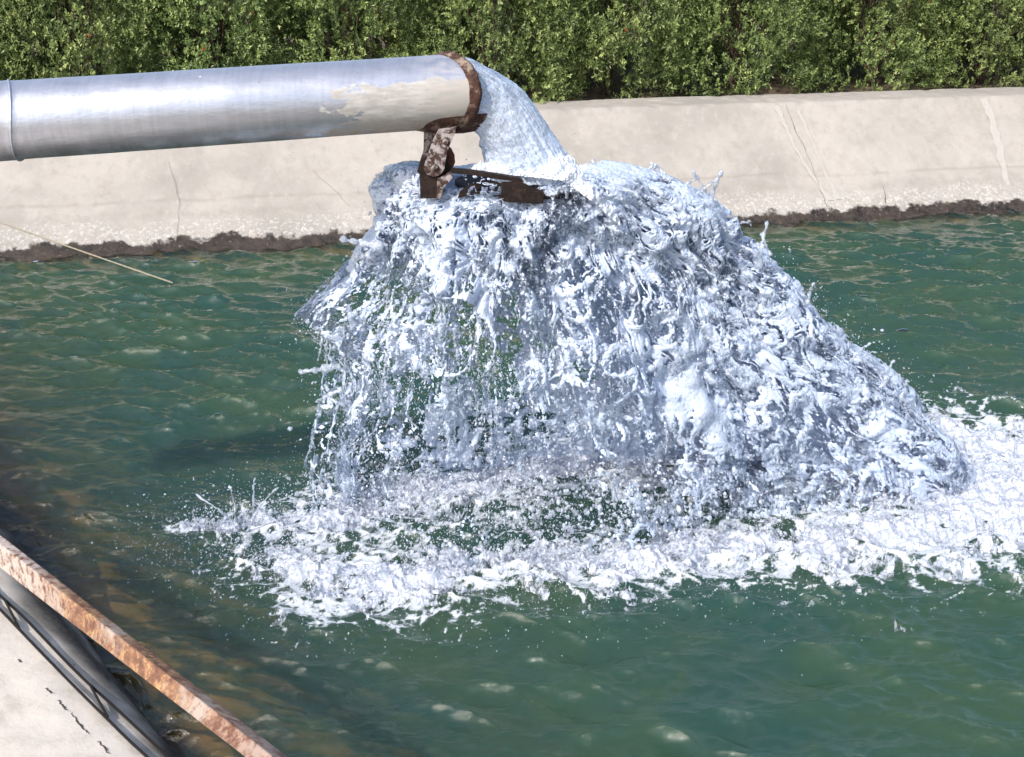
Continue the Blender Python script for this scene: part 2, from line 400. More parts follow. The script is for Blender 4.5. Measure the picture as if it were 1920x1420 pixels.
def water_mat():
    t = NT('pool_water'); P = t.pos(); dep = t.attr('depth'); fo = t.attr('foam')
    n1 = t.noise(P, .8, 4, .6); n2 = t.noise(P, 5, 4, .6)
    green = t.mix(t.rng(n1, .35, .65), (.020, .058, .044), (.034, .070, .036))
    green = t.mix(t.math('MULTIPLY', t.rng(n2, .5, .8), .35), green, (.05, .085, .025))
    shallow = t.math('POWER', 2.718, t.math('MULTIPLY', t.math('ADD', dep, t.math('MULTIPLY', t.math('SUBTRACT', n2, .5), .15)), -4.6))
    fine = t.math('ADD', t.noise(t.map(P, (1, 1.4, 1)), 55, 3, .6), t.math('MULTIPLY', t.noise(t.map(P, (.8, 1.5, 1)), 17, 3, .55), .7))
    nrm = t.bump(fine, .42, .009)
    flat = t.n('ShaderNodeCombineXYZ', ins={0: 0., 1: 0., 2: 1.}).outputs[0]
    geo = t.n('ShaderNodeNewGeometry').outputs['Normal']
    mixn = t.n('ShaderNodeMix', data_type='VECTOR'); mixn.inputs[0].default_value = .5
    t.t.links.new(flat, mixn.inputs[4]); t.t.links.new(geo, mixn.inputs[5])
    diff = t.n('ShaderNodeSubsurfaceScattering', falloff='BURLEY', ins={'Color': green, 'Normal': mixn.outputs[1], 'Scale': .40, 'Radius': (.45, 1.0, .8)})
    tr = t.n('ShaderNodeBsdfTransparent', ins={'Color': (.88, .78, .52, 1)})
    body = t.n('ShaderNodeMixShader', ins={0: t.math('MULTIPLY', shallow, .9, clamp=True), 1: diff.outputs[0], 2: tr.outputs[0]})
    fr = t.n('ShaderNodeFresnel', ins={'IOR': 1.6, 'Normal': nrm}).outputs[0]
    gl = t.n('ShaderNodeBsdfGlossy', ins={'Roughness': .015, 'Normal': nrm, 'Color': (1, 1, 1, 1)})
    sh = t.n('ShaderNodeMixShader', ins={0: fr, 1: body.outputs[0], 2: gl.outputs[0]})
    nf = t.noise(P, 60, 5, .75); nf2 = t.noise(P, 200, 2, .6)
    fm = t.math('MULTIPLY', t.rng(t.math('ADD', fo, t.math('MULTIPLY', t.math('SUBTRACT', nf, .5), 1.1)), .35, .75), .85)
    wh = t.bsdf(Base_Color=(.70, .74, .80, 1), Roughness=.35, Normal=t.bump(nf2, .5, .004))
    sh2 = t.n('ShaderNodeMixShader', ins={0: fm, 1: sh.outputs[0], 2: wh.outputs[0]})
    return t.done(sh2.outputs[0])
water.data.materials.append(water_mat())

# ------------------------------------------------------------------ hedge
def leaf_mat():
    t = NT('leaves'); v = t.attr('tint'); oi = t.n('ShaderNodeObjectInfo').outputs['Random']
    c = t.n('ShaderNodeValToRGB'); e = c.color_ramp.elements
    e[0].color = (.050, .078, .028, 1); e[1].color = (.42, .48, .17, 1); m = e.new(.55); m.color = (.17, .23, .070, 1)
    t.t.links.new(v, c.inputs[0])
    hs = t.n('ShaderNodeHueSaturation', ins={'Hue': t.rng(oi, 0, 1, .480, .515, False), 'Value': t.rng(oi, 0, 1, .9, 1.2, False), 'Color': c.outputs[0]})
    b = t.bsdf(Base_Color=hs.outputs[0], Roughness=.42, Specular_IOR_Level=.5)
    tl = t.n('ShaderNodeBsdfTranslucent', ins={'Color': hs.outputs[0]})
    mx = t.n('ShaderNodeMixShader', ins={0: .22, 1: b.outputs[0], 2: tl.outputs[0]})
    return t.done(mx.outputs[0])
M_leaf = leaf_mat(); M_twig = bsdf_simple('bark', (.11, .075, .05), .9); 
def red_mat():
    t = NT('red_flower'); return t.done(t.bsdf(Base_Color=(.55, .04, .02, 1), Roughness=.5).outputs[0])
M_red = red_mat()
def bush_meshes(seed, nspr=7500):
    r = np.random.default_rng(seed); a, b, h = 1.02, .80, 2.15
    u = r.random(nspr) * 2 * np.pi; zz = r.random(nspr) ** .8 * h * .98 + .03
    prof = np.interp(zz / h, [0, .08, .3, .6, .85, 1], [.80, .95, 1.02, .95, .66, .12])
    P = np.stack([np.cos(u) * a * prof, np.sin(u) * b * prof, zz], 1)
    lump = fbm(np.stack([np.cos(u) * 2.2, np.sin(u) * 2.2, zz * 2.0], 1) + seed * 5.1, 3, seed); lump = lump - .55 * sstep(-.02, -.22, lump)
    kp = (lump > -.45) | (r.random(nspr) > .78); P, lump, u, zz = P[kp], lump[kp], u[kp], zz[kp]; nspr = len(P)
    lump2 = fbm(P * 7 + seed, 2, seed + 3)
    inw = (r.random(nspr) ** 2.2) * .34
    sc = 1 + .46 * lump + .20 * lump2 - inw
    P[:, :2] *= sc[:, None]
    out = P * [1 / a ** 2, 1 / b ** 2, 0]; out /= np.linalg.norm(out, axis=1)[:, None] + 1e-9; out[:, 2] = .55 + .5 * r.normal(size=nspr)
    out += r.normal(size=out.shape) * .45; out /= np.linalg.norm(out, axis=1)[:, None]
    nl = 12; N = nspr * nl
    s = np.tile(np.linspace(.0, 1, nl), nspr); sp = np.repeat(P, nl, 0); so = np.repeat(out, nl, 0)
    Ls = np.repeat(.07 + .09 * r.random(nspr), nl)
    side = r.normal(size=(N, 3)); side -= (side * so).sum(1)[:, None] * so; side /= np.linalg.norm(side, axis=1)[:, None]
    d = so * (.55 + .3 * r.random((N, 1))) + side * .9; d /= np.linalg.norm(d, axis=1)[:, None]
    base = sp + so * (s * Ls)[:, None] + side * .004
    L = .026 + .022 * r.random(N) ; wv = np.cross(d, so + .3 * r.normal(size=(N, 3))); wv /= np.linalg.norm(wv, axis=1)[:, None]
    up = np.cross(wv, d); Wd = L * .21
    V = np.stack([base, base + d * (L * .5)[:, None] + wv * Wd[:, None] + up * (L * .08)[:, None], base + d * L[:, None], base + d * (L * .5)[:, None] - wv * Wd[:, None] + up * (L * .08)[:, None]], 1).reshape(-1, 3)
    i = np.arange(N)[:, None] * 4 + np.arange(4)[None, :]
    tint = np.repeat(np.clip(.42 + .28 * lump2 + .17 * r.normal(size=nspr), 0, 1), nl) + .10 * r.normal(size=N) + .22 * s
    return V, i, np.repeat(np.clip(tint, 0, 1), 4), P, out
def stems(seed):
    r = np.random.default_rng(seed); parts = []
    for k in range(14):
        a = r.random() * 6.28; n = 8; t = np.linspace(0, 1, n)
        top = np.array([np.cos(a) * .75 * r.random(), np.sin(a) * .55 * r.random(), 1.0 + .5 * r.random()])
        P = np.stack([t * top[0] + .03 * r.normal(size=n), t * top[1] + .03 * r.normal(size=n), t * top[2]], 1)
        parts.append(tube(P, np.linspace(.014, .004, n), 6))
    return join(parts)
protos = []
for sd_ in range(4):
    V, Q, tint, P, out = bush_meshes(100 + sd_)
    me = mesh_np('foliage', V, Q, M_leaf, smooth=False, attrs={'tint': tint})
    tv, tf = stems(200 + sd_); st = mesh_np('stem', tv, tf, M_twig)
    r = np.random.default_rng(300 + sd_); fl = []
    fr_i = r.choice(np.where(out[:, 1] < 0)[0], 9)
    for i in fr_i:
        c = P[i] + out[i] * .10
        for q in range(5):
            dv = r.normal(size=3); dv /= np.linalg.norm(dv); w = np.cross(dv, r.normal(size=3)); w /= np.linalg.norm(w)
            Pq = np.array([c, c + dv * .012 + w * .009, c + dv * .024, c + dv * .012 - w * .009])
            fl.append((Pq, np.array([[0, 1, 2, 3]]), None))
    fo_ = []
    for q in range(9):
        fv, ff = join(fl[q * 5:q * 5 + 5]); fo_.append(mesh_np('flower', fv, ff, M_red, smooth=False))
    protos.append((me, st, *fo_))
for tr in protos:
    for o in tr: COL.objects.unlink(o)
BL = ['last bush of the front row beyond the left end of the pipe', 'leftmost bush seen over the pipe, dense and yellow green', 'bush above the left half of the pipe with fresh green sprigs', 'bush above the middle of the pipe', 'bush over the mouth end of the pipe, darker hollow at its foot',
      'bush just right of the water gushing from the pipe', 'bush standing between the gushing jet and the cracked part of the bank', 'bush behind the long crack in the far bank', 'bush at the right beside the deep dark gap in the hedge', 'bush at the right end of the view behind the mortar patch', 'last bush of the front row past the right edge of the bank']
BL2 = ['one of the bushes filling the hedge behind the front row']
def bush(x_along, back, k, s, rot, label, group):
    loc = g0 + wd * x_along + wn * back; e = empty('bush', (loc[0], loc[1], .84)); e.scale = (s[0], s[1], s[2]); e.rotation_euler = (0, 0, rot)
    tag(e, label, 'bush', group)
    for p in (protos[k] if back < 1.5 else protos[k][:2]):
        c = p.copy(); c.parent = e; COL.objects.link(c)
rb = np.random.default_rng(5)
xs = [-2.25, -.9, .45, 1.85, 3.2, 4.55, 5.95, 7.3, 8.75, 10.15, 11.6]
for i, xa in enumerate(xs):
    bush(xa + .1 * rb.normal(), .80 + .06 * rb.normal(), i % 4, (.80 + .08 * rb.random(), .90, .95 + .12 * rb.random()), math.atan2(wd[1], wd[0]) + (rb.random() - .5) * .5 + (math.pi if i > 3 and i % 2 else 0), BL[i], 'bushes of the front row of the hedge')
for i in range(10):
    bush(-2.4 + 1.55 * i, 2.45, (i + 2) % 4, (1.0, 1.0, 1.25), rb.random() * 6.28, BL2[0], 'bushes of the rear row of the hedge')

# ------------------------------------------------------------------ discharge pipe
PL, PE = atd(0, 228, 4.80), atd(866, 170, 5.19)
ax = (PE - PL) / np.linalg.norm(PE - PL); RP = .1505
pu = np.array([0, 0, 1.]) - ax[2] * ax; pu /= np.linalg.norm(pu); pf = np.cross(ax, pu)   # pf: towards camera (-y)
if pf[1] > 0: pf = -pf
def mouth_s(th):   # extra length of the oblique mouth; th measured from the camera side towards the top
    c = np.cos(th); return -.055 + .095 * c + .012 * np.sin(th)
def pipe():
    t = tag(empty('discharge_pipe', tuple(PE)), 'big silver metal pipe with a rusty mouth pouring water', 'pipe')
    nth = 160; th = np.linspace(0, 2 * np.pi, nth, endpoint=False)
    S0 = -3.2; s = np.linspace(0, 1, 520)
    def surf(R, lo, name, mat, bumpy=True, endoff=0.):
        A, B = np.meshgrid(th, s, indexing='ij'); A = A.ravel(); B = B.ravel()
        L = S0 + (mouth_s(A) + endoff - S0) * B
        rr = R + fbm(np.stack([np.cos(A) * .9, np.sin(A) * .9, L * 1.4], 1), 3, 71) * (.0028 if bumpy else 0)
        if bumpy:
            ring = -1.775 + .012 * np.sin(A * 2); rr = rr + .002 * np.exp(-((L - ring) / .012) ** 2) + .0015 * (L < ring)
            rr = rr - .004 * np.exp(-((L + 1.52) / .05) ** 2 - ((A - 1.25) / .12) ** 2)
        P = PE + L[:, None] * ax + rr[:, None] * (np.cos(A)[:, None] * pf + np.sin(A)[:, None] * pu)
        return P
    Po = surf(RP, 0, '', None); Pi = surf(RP - .008, 0, '', None, False)
    n = len(Po); f = grid_faces(nth, len(s), wrap_u=True); m = len(s)
    i = np.arange(nth); j = (i + 1) % nth
    lip = np.stack([i * m + m - 1, j * m + m - 1, j * m + m - 1 + n, i * m + m - 1 + n], 1)
    Fc = np.vstack([f, f[:, ::-1] + n, lip])
    # painted metal with a scale patch and rust streaks
    tm = NT('pipe_metal'); P = tm.pos()
    loc = tm.n('ShaderNodeVectorMath', operation='SUBTRACT', ins={0: P, 1: tuple(PE)}).outputs[0]
    def dot(v): 
        q = tm.n('ShaderNodeVectorMath', operation='DOT_PRODUCT', ins={0: loc, 1: tuple(v)}); return q.outputs['Value']
    sx, sz = dot(ax), dot(pu)
    n1 = tm.noise(P, 5, 5, .6); n2 = tm.noise(tm.map(P, (2, 2, 9)), 6, 6, .65); n3 = tm.noise(P, 60, 5, .65); blot = tm.noise(tm.map(P, (1, 1, 2.2)), 9, 7, .6)
    wip = tm.noise(tm.map(P, (9, 1, .7)), 5, 6, .65)
    met = tm.mix(tm.math('ADD', tm.math('MULTIPLY', tm.rng(n2, .3, .7), .5), tm.math('MULTIPLY', tm.rng(wip, .35, .65), .5)), (.56, .58, .64), (.70, .71, .77))
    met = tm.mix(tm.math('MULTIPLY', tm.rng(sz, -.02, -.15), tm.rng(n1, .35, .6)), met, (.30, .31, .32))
    scale_m = tm.math('MULTIPLY', tm.rng(tm.math('ADD', sx, tm.math('MULTIPLY', tm.math('SUBTRACT', blot, .5), .9)), -.52, -.50), tm.rng(tm.math('ADD', sz, tm.math('MULTIPLY', tm.math('SUBTRACT', blot, .5), .13)), .075, .068))
    scl = tm.mix(tm.rng(n2, .35, .7), (.42, .40, .37), (.58, .56, .53))
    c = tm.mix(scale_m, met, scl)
    rust_b = tm.math('MULTIPLY', tm.rng(tm.math('ADD', sz, tm.math('MULTIPLY', tm.math('SUBTRACT', n2, .5), .12)), -.06, -.125), tm.rng(sx, -1.35, -.35))
    r1 = tm.math('MULTIPLY', tm.math('ADD', rust_b, tm.math('MULTIPLY', tm.rng(sx, -.28, .02), .40)), tm.rng(n2, .42, .60), clamp=True)
    c = tm.mix(tm.math('MULTIPLY', r1, .75), c, tm.mix(n3, (.30, .16, .07), (.42, .30, .17)))
    spots = tm.math('MULTIPLY', tm.rng(n3, .66, .70), tm.rng(sx, -1.4, -.1))
    c = tm.mix(spots, c, (.28, .13, .05))
    wsp = tm.n('ShaderNodeTexVoronoi', ins={'Vector': P, 'Scale': 16.0}).outputs['Distance']
    wm = tm.math('MULTIPLY', tm.math('SUBTRACT', 1, tm.rng(wsp, .07, .12)), tm.math('MULTIPLY', tm.rng(sz, .07, .12), tm.rng(n1, .5, .55)))
    c = tm.mix(wm, c, (.75, .70, .60))
    dull = tm.math('MAXIMUM', scale_m, tm.math('MAXIMUM', r1, wm))
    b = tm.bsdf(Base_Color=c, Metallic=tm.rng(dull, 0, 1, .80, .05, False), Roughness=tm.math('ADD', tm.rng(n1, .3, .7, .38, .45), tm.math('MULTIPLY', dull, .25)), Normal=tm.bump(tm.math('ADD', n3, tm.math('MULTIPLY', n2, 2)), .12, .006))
    Mp = tm.done(b.outputs[0])
    o = mesh_np('barrel', np.vstack([Po, Pi]), Fc, Mp); keep_parent(o, t)
    # corroded rim: a bead and a flared collar following the oblique mouth
    Mr = rust_mat('rim_rust', base=(.045, .022, .016), pale=(.30, .23, .18), dark=(.018, .011, .009), k=2.0, palef=.04)
    tt = np.linspace(0, 2 * np.pi, 260, endpoint=False)
    prof = [(-.040, .0012), (-.032, .0035), (-.024, .0045), (-.018, .0090), (-.004, .0125), (.008, .0100), (.012, .000), (.008, -.010), (-.02, -.012)]
    G = []
    for so, ro in prof:
        jit = fbm(np.stack([np.cos(tt) * 5, np.sin(tt) * 5, tt * 0 + so * 20], 1), 4, 77) * .0045
        L = mouth_s(tt) + so + jit * 1.2; R = RP + ro + jit
        G.append(PE + L[:, None] * ax + R[:, None] * (np.cos(tt)[:, None] * pf + np.sin(tt)[:, None] * pu))
    V = np.stack(G, 1).reshape(-1, 3); keep_parent(mesh_np('rim', V, grid_faces(260, len(prof), wrap_u=True), Mr), t)
    # weld bead round the barrel
    tt = np.linspace(0, 2 * np.pi, 200); L = -1.775 + .012 * np.sin(tt * 2)
    R = RP + .0035 + fbm(np.stack([np.cos(tt) * 9, np.sin(tt) * 9, tt * 0], 1), 2, 5) * .002
    V, q, tr = tube(PE + L[:, None] * ax + R[:, None] * (np.cos(tt)[:, None] * pf + np.sin(tt)[:, None] * pu), .004, 8, False)
    vv, ff = join([(V, q, None)]); keep_parent(mesh_np('weld_bead', vv, ff, Mp), t)
    # saddle under the mouth
    sad = []
    A = np.linspace(-2.35, -.55, 30)
    for k, (so, ro) in enumerate([(-.21, .0015), (-.17, .010), (-.10, .022), (-.02, .026), (.03, .020), (.045, .004)]):
        jit = fbm(np.stack([A * 4, A * 0 + k, A * 0], 1), 3, 81) * .005
        off = np.interp(A, [-2.35, -1.9, -1.2, -.55], [0, 1, 1, 0]); 
        L = so + .04 * np.cos(A) * 1.; R = RP + ro * off + jit * off
        sad.append(PE + L[:, None] * ax + R[:, None] * (np.cos(A)[:, None] * pf + np.sin(A)[:, None] * pu))
    V = np.stack(sad, 1).reshape(-1, 3); keep_parent(mesh_np('saddle', V, grid_faces(30, 6), Mr), t)
    return t
pipe_t = pipe()
M_iron = rust_mat('flaking_iron', base=(.040, .022, .018), pale=(.46, .41, .40), dark=(.018, .011, .009), k=3.2, palef=.04, rough=.5, pl=(.44, .60))
M_dark = rust_mat('wet_dark_iron', base=(.010, .006, .005), pale=(.030, .017, .014), dark=(.010, .007, .006), k=2., palef=.05, rough=.6)
M_red_iron = rust_mat('red_iron', base=(.070, .022, .015), pale=(.12, .045, .03), dark=(.02, .010, .008), k=2, palef=.1, rough=.5)
def flap():
    t = tag(empty('flap_valve', tuple(atd(980, 335, 5.2))), 'rusty hinged flap hanging open below the pipe mouth in the falling water', 'valve')
    def plate(name, px, Y, th, mat, w=.003):
        P = np.array([aty(a, b, Y) for a, b in px]); V, q, tr = prism(P[::-1], np.array([0, th, 0])); vv, ff = join([(V, q, tr)])
        o = mesh_np(name, vv, ff, mat, smooth=False); keep_parent(o, t); return o
    plate('hinge_strap', [(822, 243), (856, 238), (852, 252), (838, 285), (833, 318), (826, 328), (812, 332), (798, 326), (794, 314), (800, 296), (812, 262)], 5.13, .014, M_iron)
    plate('hinge_strap', [(795, 238), (822, 238), (820, 262), (808, 292), (800, 330), (788, 330), (783, 318), (788, 300), (794, 282)], 5.21, .014, M_iron)
    plate('lug', [(840, 275), (846, 280), (852, 292), (853, 306), (848, 318), (838, 322), (828, 300)], 5.20, .02, M_red_iron)
    plate('lug', [(788, 300), (797, 296), (815, 300), (835, 300), (846, 318), (844, 336), (830, 348), (812, 345), (796, 338), (782, 322)], 5.17, .035, M_dark)
    plate('lever', [(787, 328), (822, 330), (836, 336), (832, 356), (820, 372), (788, 373)], 5.15, .05, M_dark)
    plate('lever', [(820, 336), (846, 322), (848, 334), (832, 352), (826, 372), (818, 374)], 5.135, .015, M_iron)
    for bx, by in ((835, 267), (815, 314)):
        c = aty(bx, by, 5.118); a = np.linspace(0, 2 * np.pi, 6, endpoint=False) + .3
        P = np.stack([c[0] + .0135 * np.cos(a), np.full(6, c[1]), c[2] + .0135 * np.sin(a)], 1)
        V, q, tr = prism(P, np.array([0, .014, 0])); vv, ff = join([(V, q, tr)]); o = mesh_np('bolt', vv, ff, M_iron, smooth=False); keep_parent(o, t); bev(o, .002)
    # flap disc: slightly dished oval plate, with a turned-down skirt at the front
    na, nr = 96, 14; th = np.linspace(0, 2 * np.pi, na, endpoint=False); rr = np.linspace(0, 1, nr)
    c = aty(975, 333, 5.33); A, R = np.meshgrid(th, rr, indexing='ij'); A = A.ravel(); R = R.ravel()
    X = c[0] + np.cos(A) * .285 * R; Y = c[1] + np.sin(A) * .22 * R; Z = c[2] - .03 * R ** 2 - .055 * (X - c[0])
    top = np.stack([X, Y, Z], 1); low = top - [0, 0, .012]; n = len(top); f = grid_faces(na, nr, wrap_u=True)
    i = np.arange(na); j = (i + 1) % na; e = np.stack([i * nr + nr - 1, j * nr + nr - 1, j * nr + nr - 1 + n, i * nr + nr - 1 + n], 1)
    vv, ff = join([(np.vstack([top, low]), np.vstack([f, f[:, ::-1] + n, e]), None)])
    o = mesh_np('flap_disc', vv, ff, M_dark); keep_parent(o, t)
    plate('skirt', [(940, 342), (975, 341), (988, 347), (996, 352), (1004, 360), (1012, 359), (1019, 366), (1019, 382), (1000, 383), (975, 380), (956, 380), (938, 376)], 5.11, .012, M_dark)
    plate('crossbar', [(846, 317), (880, 320), (930, 327), (975, 334), (982, 342), (975, 342), (925, 335), (880, 328), (846, 325)], 5.115, .03, M_dark)
    plate('tip', [(1072, 314), (1082, 316), (1098, 326), (1114, 340), (1095, 346), (1074, 344)], 5.30, .05, M_red_iron)
    plate('strut', [(862, 360), (890, 342), (905, 338), (902, 350), (885, 366), (858, 372)], 5.16, .012, M_dark)
flap()

# ------------------------------------------------------------------ rusty beam over the near edge, rods on the bank, rope
def beam():
    a = atd(-260, 855, 5.5); a = None
    U0, U1 = atd(0, 1003, 4.50), atd(540, 1420, 3.12)          # upper edge line
    R0, R1 = atd(0, 1021, 4.42), atd(513, 1420, 3.06)          # ridge
    L0, L1 = atd(0, 1064, 4.48), atd(462, 1420, 3.10)          # lower edge
    t = np.linspace(-.45, 1.22, 220)[:, None]
    E = [U0 + (U1 - U0) * t, R0 + (R1 - R0) * t, L0 + (L1 - L0) * t]
    d = (U1 - U0) / np.linalg.norm(U1 - U0)
    rows = []
    for k in np.linspace(0, 1, 9): rows.append(E[0] * (1 - k) + E[1] * k)
    for k in np.linspace(0, 1, 15)[1:]: rows.append(E[1] * (1 - k) + E[2] * k)
    cen = (E[0] + E[2]) / 2; back = cen - E[1]; back /= np.linalg.norm(back, axis=1)[:, None]
    top = np.stack(rows, 1); inner = np.stack([r + back * .007 for r in rows], 1)[:, ::-1]
    ring = np.concatenate([top, inner], 1); m = ring.shape[1]; P = ring.reshape(-1, 3)
    n = fbm(P * 14, 5, 91) * .0022; P = P - n[:, None] * np.repeat(back, m, 0)
    i = np.arange(len(t) - 1)[:, None] * m; j = np.arange(m)[None, :]; j2 = (j + 1) % m
    q = np.stack([(i + j).ravel(), (i + j2).ravel(), (i + m + j2).ravel(), (i + m + j).ravel()], 1)
    tm = NT('beam_rust'); Pp = tm.pos(); a = tm.noise(Pp, 3.2, 6, .65, .3); b = tm.noise(Pp, 28, 7, .72); c3 = tm.noise(Pp, 90, 4, .7)
    c = tm.mix(tm.rng(b, .35, .65), (.15, .065, .038), (.34, .17, .095))
    c = tm.mix(tm.math('MULTIPLY', tm.rng(tm.math('ADD', tm.math('MULTIPLY', b, .6), tm.math('MULTIPLY', c3, .4)), .50, .60), .8), c, (.52, .33, .14))
    c = tm.mix(tm.math('MULTIPLY', tm.rng(a, .47, .60), tm.rng(b, .36, .50)), c, (.44, .36, .30))
    x = tm.n('ShaderNodeSeparateXYZ', ins={0: Pp}).outputs[0]
    c = tm.mix(tm.math('MULTIPLY', tm.rng(x, -1.35, -1.75), tm.rng(b, .38, .55)), c, (.52, .45, .40))
    c = tm.mix(tm.math('MULTIPLY', tm.rng(x, -1.0, -.55), tm.rng(b, .40, .60)), c, (.42, .31, .26))
    c = tm.mix(tm.rng(a, .36, .28), c, (.10, .045, .03))
    Mb = tm.done(tm.bsdf(Base_Color=c, Roughness=.6, Metallic=.1, Normal=tm.bump(tm.math('ADD', b, tm.math('MULTIPLY', c3, .6)), .7, .006)).outputs[0])
    vv, ff = join([(P, q, None)])
    tag(mesh_np('steel_beam', vv, ff, Mb), 'rusty orange angle iron beam crossing the bottom left corner above the pool edge', 'beam')
beam()
from mathutils.bvhtree import BVHTree
def bvh_of(o):
    vs = [o.matrix_world @ v.co for v in o.data.vertices]; return BVHTree.FromPolygons(vs, [p.vertices[:] for p in o.data.polygons])
near_bvh = bvh_of(near_o)
def on_near(px, py, up=.01):
    d = Vector(ray(px, py)).normalized(); h, n, i, ds = near_bvh.ray_cast(Vector(C0), d)
    if h is None: return atz(px, py, .05)
    return np.array(h) - np.array(d) * up
M_rod = bsdf_simple('dark_rod', (.010, .007, .006), .95)
def rods():
    t = tag(empty('rod_truss', tuple(on_near(150, 1290))), 'pair of thin dark steel rods joined by short diagonals lying on the concrete edge', 'rods')
    lineA = [(-40, 1078), (0, 1118), (40, 1152), (90, 1205), (150, 1268), (200, 1312), (260, 1368), (320, 1424), (350, 1450)]
    lineB = [(-40, 1105), (0, 1142), (45, 1190), (100, 1247), (150, 1298), (205, 1352), (245, 1392), (290, 1432), (310, 1450)]
    for L in (lineA, lineB):
        P = np.array([on_near(a, b, .03) for a, b in L]); dd = np.linspace(0, len(P) - 1, 60); P = np.stack([np.interp(dd, range(len(P)), P[:, k]) for k in range(3)], 1)
        ker = np.ones(9) / 9; P[4:-4] = np.stack([np.convolve(P[:, k], ker, 'valid') for k in range(3)], 1)
        V, q, tr = tube(P, .0055, 10); vv, ff = join([(V, q, tr)]); keep_parent(mesh_np('rod', vv, ff, M_rod), t)
    for a, b in (((10, 1127), (36, 1178)), ((168, 1283), (202, 1345)), ((-30, 1090), (-15, 1128))):
        V, q, tr = tube(np.array([on_near(*a, .036), on_near(*b, .036)]), .005, 8); vv, ff = join([(V, q, tr)]); keep_parent(mesh_np('diagonal', vv, ff, M_rod), t)
rods()
def near_cracks():
    Mc = bsdf_simple('near_crack', (.045, .035, .028), 1)
    for pts in ([(86, 1290), (92, 1296), (100, 1300)], [(108, 1310), (118, 1325), (128, 1332)], [(132, 1334), (145, 1352), (158, 1368), (170, 1378)], [(182, 1388), (196, 1402), (206, 1414)], [(34, 1236), (40, 1242)]):
        P = np.array([on_near(a, b, .004) for a, b in pts]); q = np.linspace(0, len(P) - 1, 24); P = np.stack([np.interp(q, range(len(P)), P[:, k]) for k in range(3)], 1)
        r = np.random.default_rng(len(pts)); P[:, :2] += r.normal(size=(24, 2)) * .0025
        w = (.0018 + .0022 * r.random(24)) * np.sin(np.linspace(.15, 3.0, 24)); dr = np.gradient(P, axis=0); dr /= np.linalg.norm(dr, axis=1)[:, None]
        sd2 = np.cross(dr, [0, 0, 1]); V = np.stack([P - sd2 * w[:, None], P + sd2 * w[:, None]], 1).reshape(-1, 3); i = np.arange(23) * 2
        k = mesh_np('crack', V, np.stack([i, i + 1, i + 3, i + 2], 1), Mc); keep_parent(k, near_t)
near_cracks()
def rope():
    tr_ = NT('rope_fibre'); rope_m = tr_.done(tr_.bsdf(Base_Color=(.45, .38, .28, 1), Roughness=.9).outputs[0])
    A = atz(325, 531); B = atd(-420, 262, 9.3); s = np.linspace(0, 1, 300)[:, None]
    P = A + (B - A) * s; P[:, 2] -= .015 * 4 * (s * (1 - s))[:, 0]; P[0, 2] -= .02
    r = .0062 * (1 + .12 * np.sin(s[:, 0] * 1400))
    V, q, tr = tube(P, r, 10); vv, ff = join([(V, q, tr)])
    tag(mesh_np('rope', vv, ff, rope_m), 'thin beige rope slanting down into the water near the far bank', 'rope')
rope()

# ------------------------------------------------------------------ falling water
def splash_mat(name, milk_lo=.0, milk_hi=.92, tint=(.76, .85, 1.0), rough=.05, bias=0., k1=55, flow=(1, 1, .45), soft=.16):
    """clear water broken by strings of white bubbles: how white is set by the 'foam' attribute and fine noise"""
    t = NT(name); P = t.map(t.pos(), flow); fo = t.attr('foam')
    n = t.noise(P, k1, 5, .72, .5); n2 = t.noise(P, k1 * 3.2, 3, .7); n3 = t.noise(P, 11, 4, .6)
    hh = t.math('ADD', n, t.math('MULTIPLY', n2, .45))
    bmp = t.bump(hh, .70, .014); soft_n = t.bump(hh, .30, .010)
    rf = t.n('ShaderNodeBsdfRefraction', ins={'Color': (.96, .98, 1, 1), 'Roughness': .01, 'IOR': 1.33, 'Normal': bmp})
    tpc = t.n('ShaderNodeBsdfTransparent', ins={'Color': (.94, .97, 1, 1)})
    clr = t.n('ShaderNodeMixShader', ins={0: .72, 1: rf.outputs[0], 2: tpc.outputs[0]})
    gs = t.n('ShaderNodeBsdfGlossy', ins={'Roughness': rough, 'Normal': bmp, 'Color': (1, 1, 1, 1)})
    frn = t.math('MULTIPLY', t.n('ShaderNodeFresnel', ins={'IOR': 1.33, 'Normal': bmp}).outputs[0], t.math('SUBTRACT', 1, t.n('ShaderNodeNewGeometry').outputs['Backfacing']))
    df = t.bsdf(Base_Color=(*tint, 1), Roughness=.12, Specular_IOR_Level=.8, Normal=soft_n)
    tl = t.n('ShaderNodeBsdfTranslucent', ins={'Color': (*tint, 1), 'Normal': soft_n})
    mk0 = t.n('ShaderNodeMixShader', ins={0: .18, 1: df.outputs[0], 2: tl.outputs[0]})
    tpm = t.n('ShaderNodeBsdfTransparent', ins={'Color': (.96, .98, 1, 1)})
    mk = t.n('ShaderNodeMixShader', ins={0: .08, 1: mk0.outputs[0], 2: tpm.outputs[0]})
    k = t.math('ADD', t.math('ADD', fo, bias), t.math('ADD', t.math('MULTIPLY', t.math('SUBTRACT', n, .5), 2.6), t.math('ADD', t.math('MULTIPLY', t.math('SUBTRACT', n2, .5), 1.0), t.math('MULTIPLY', t.math('SUBTRACT', n3, .5), 1.6))))
    fac = t.rng(k, .5 - soft, .5 + soft, milk_lo, milk_hi)
    body = t.n('ShaderNodeMixShader', ins={0: fac, 1: clr.outputs[0], 2: mk.outputs[0]})
    mx = t.n('ShaderNodeMixShader', ins={0: frn, 1: body.outputs[0], 2: gs.outputs[0]})
    return t.done(mx.outputs[0])
M_spl = splash_mat('splash_water'); M_jet = splash_mat('jet_water', .32, .88, (.74, .84, 1.0), .05, .12, 45, (1, 1, .7), .35); M_foam = splash_mat('white_foam', .55, .97, (.86, .91, .99), .1, .2)
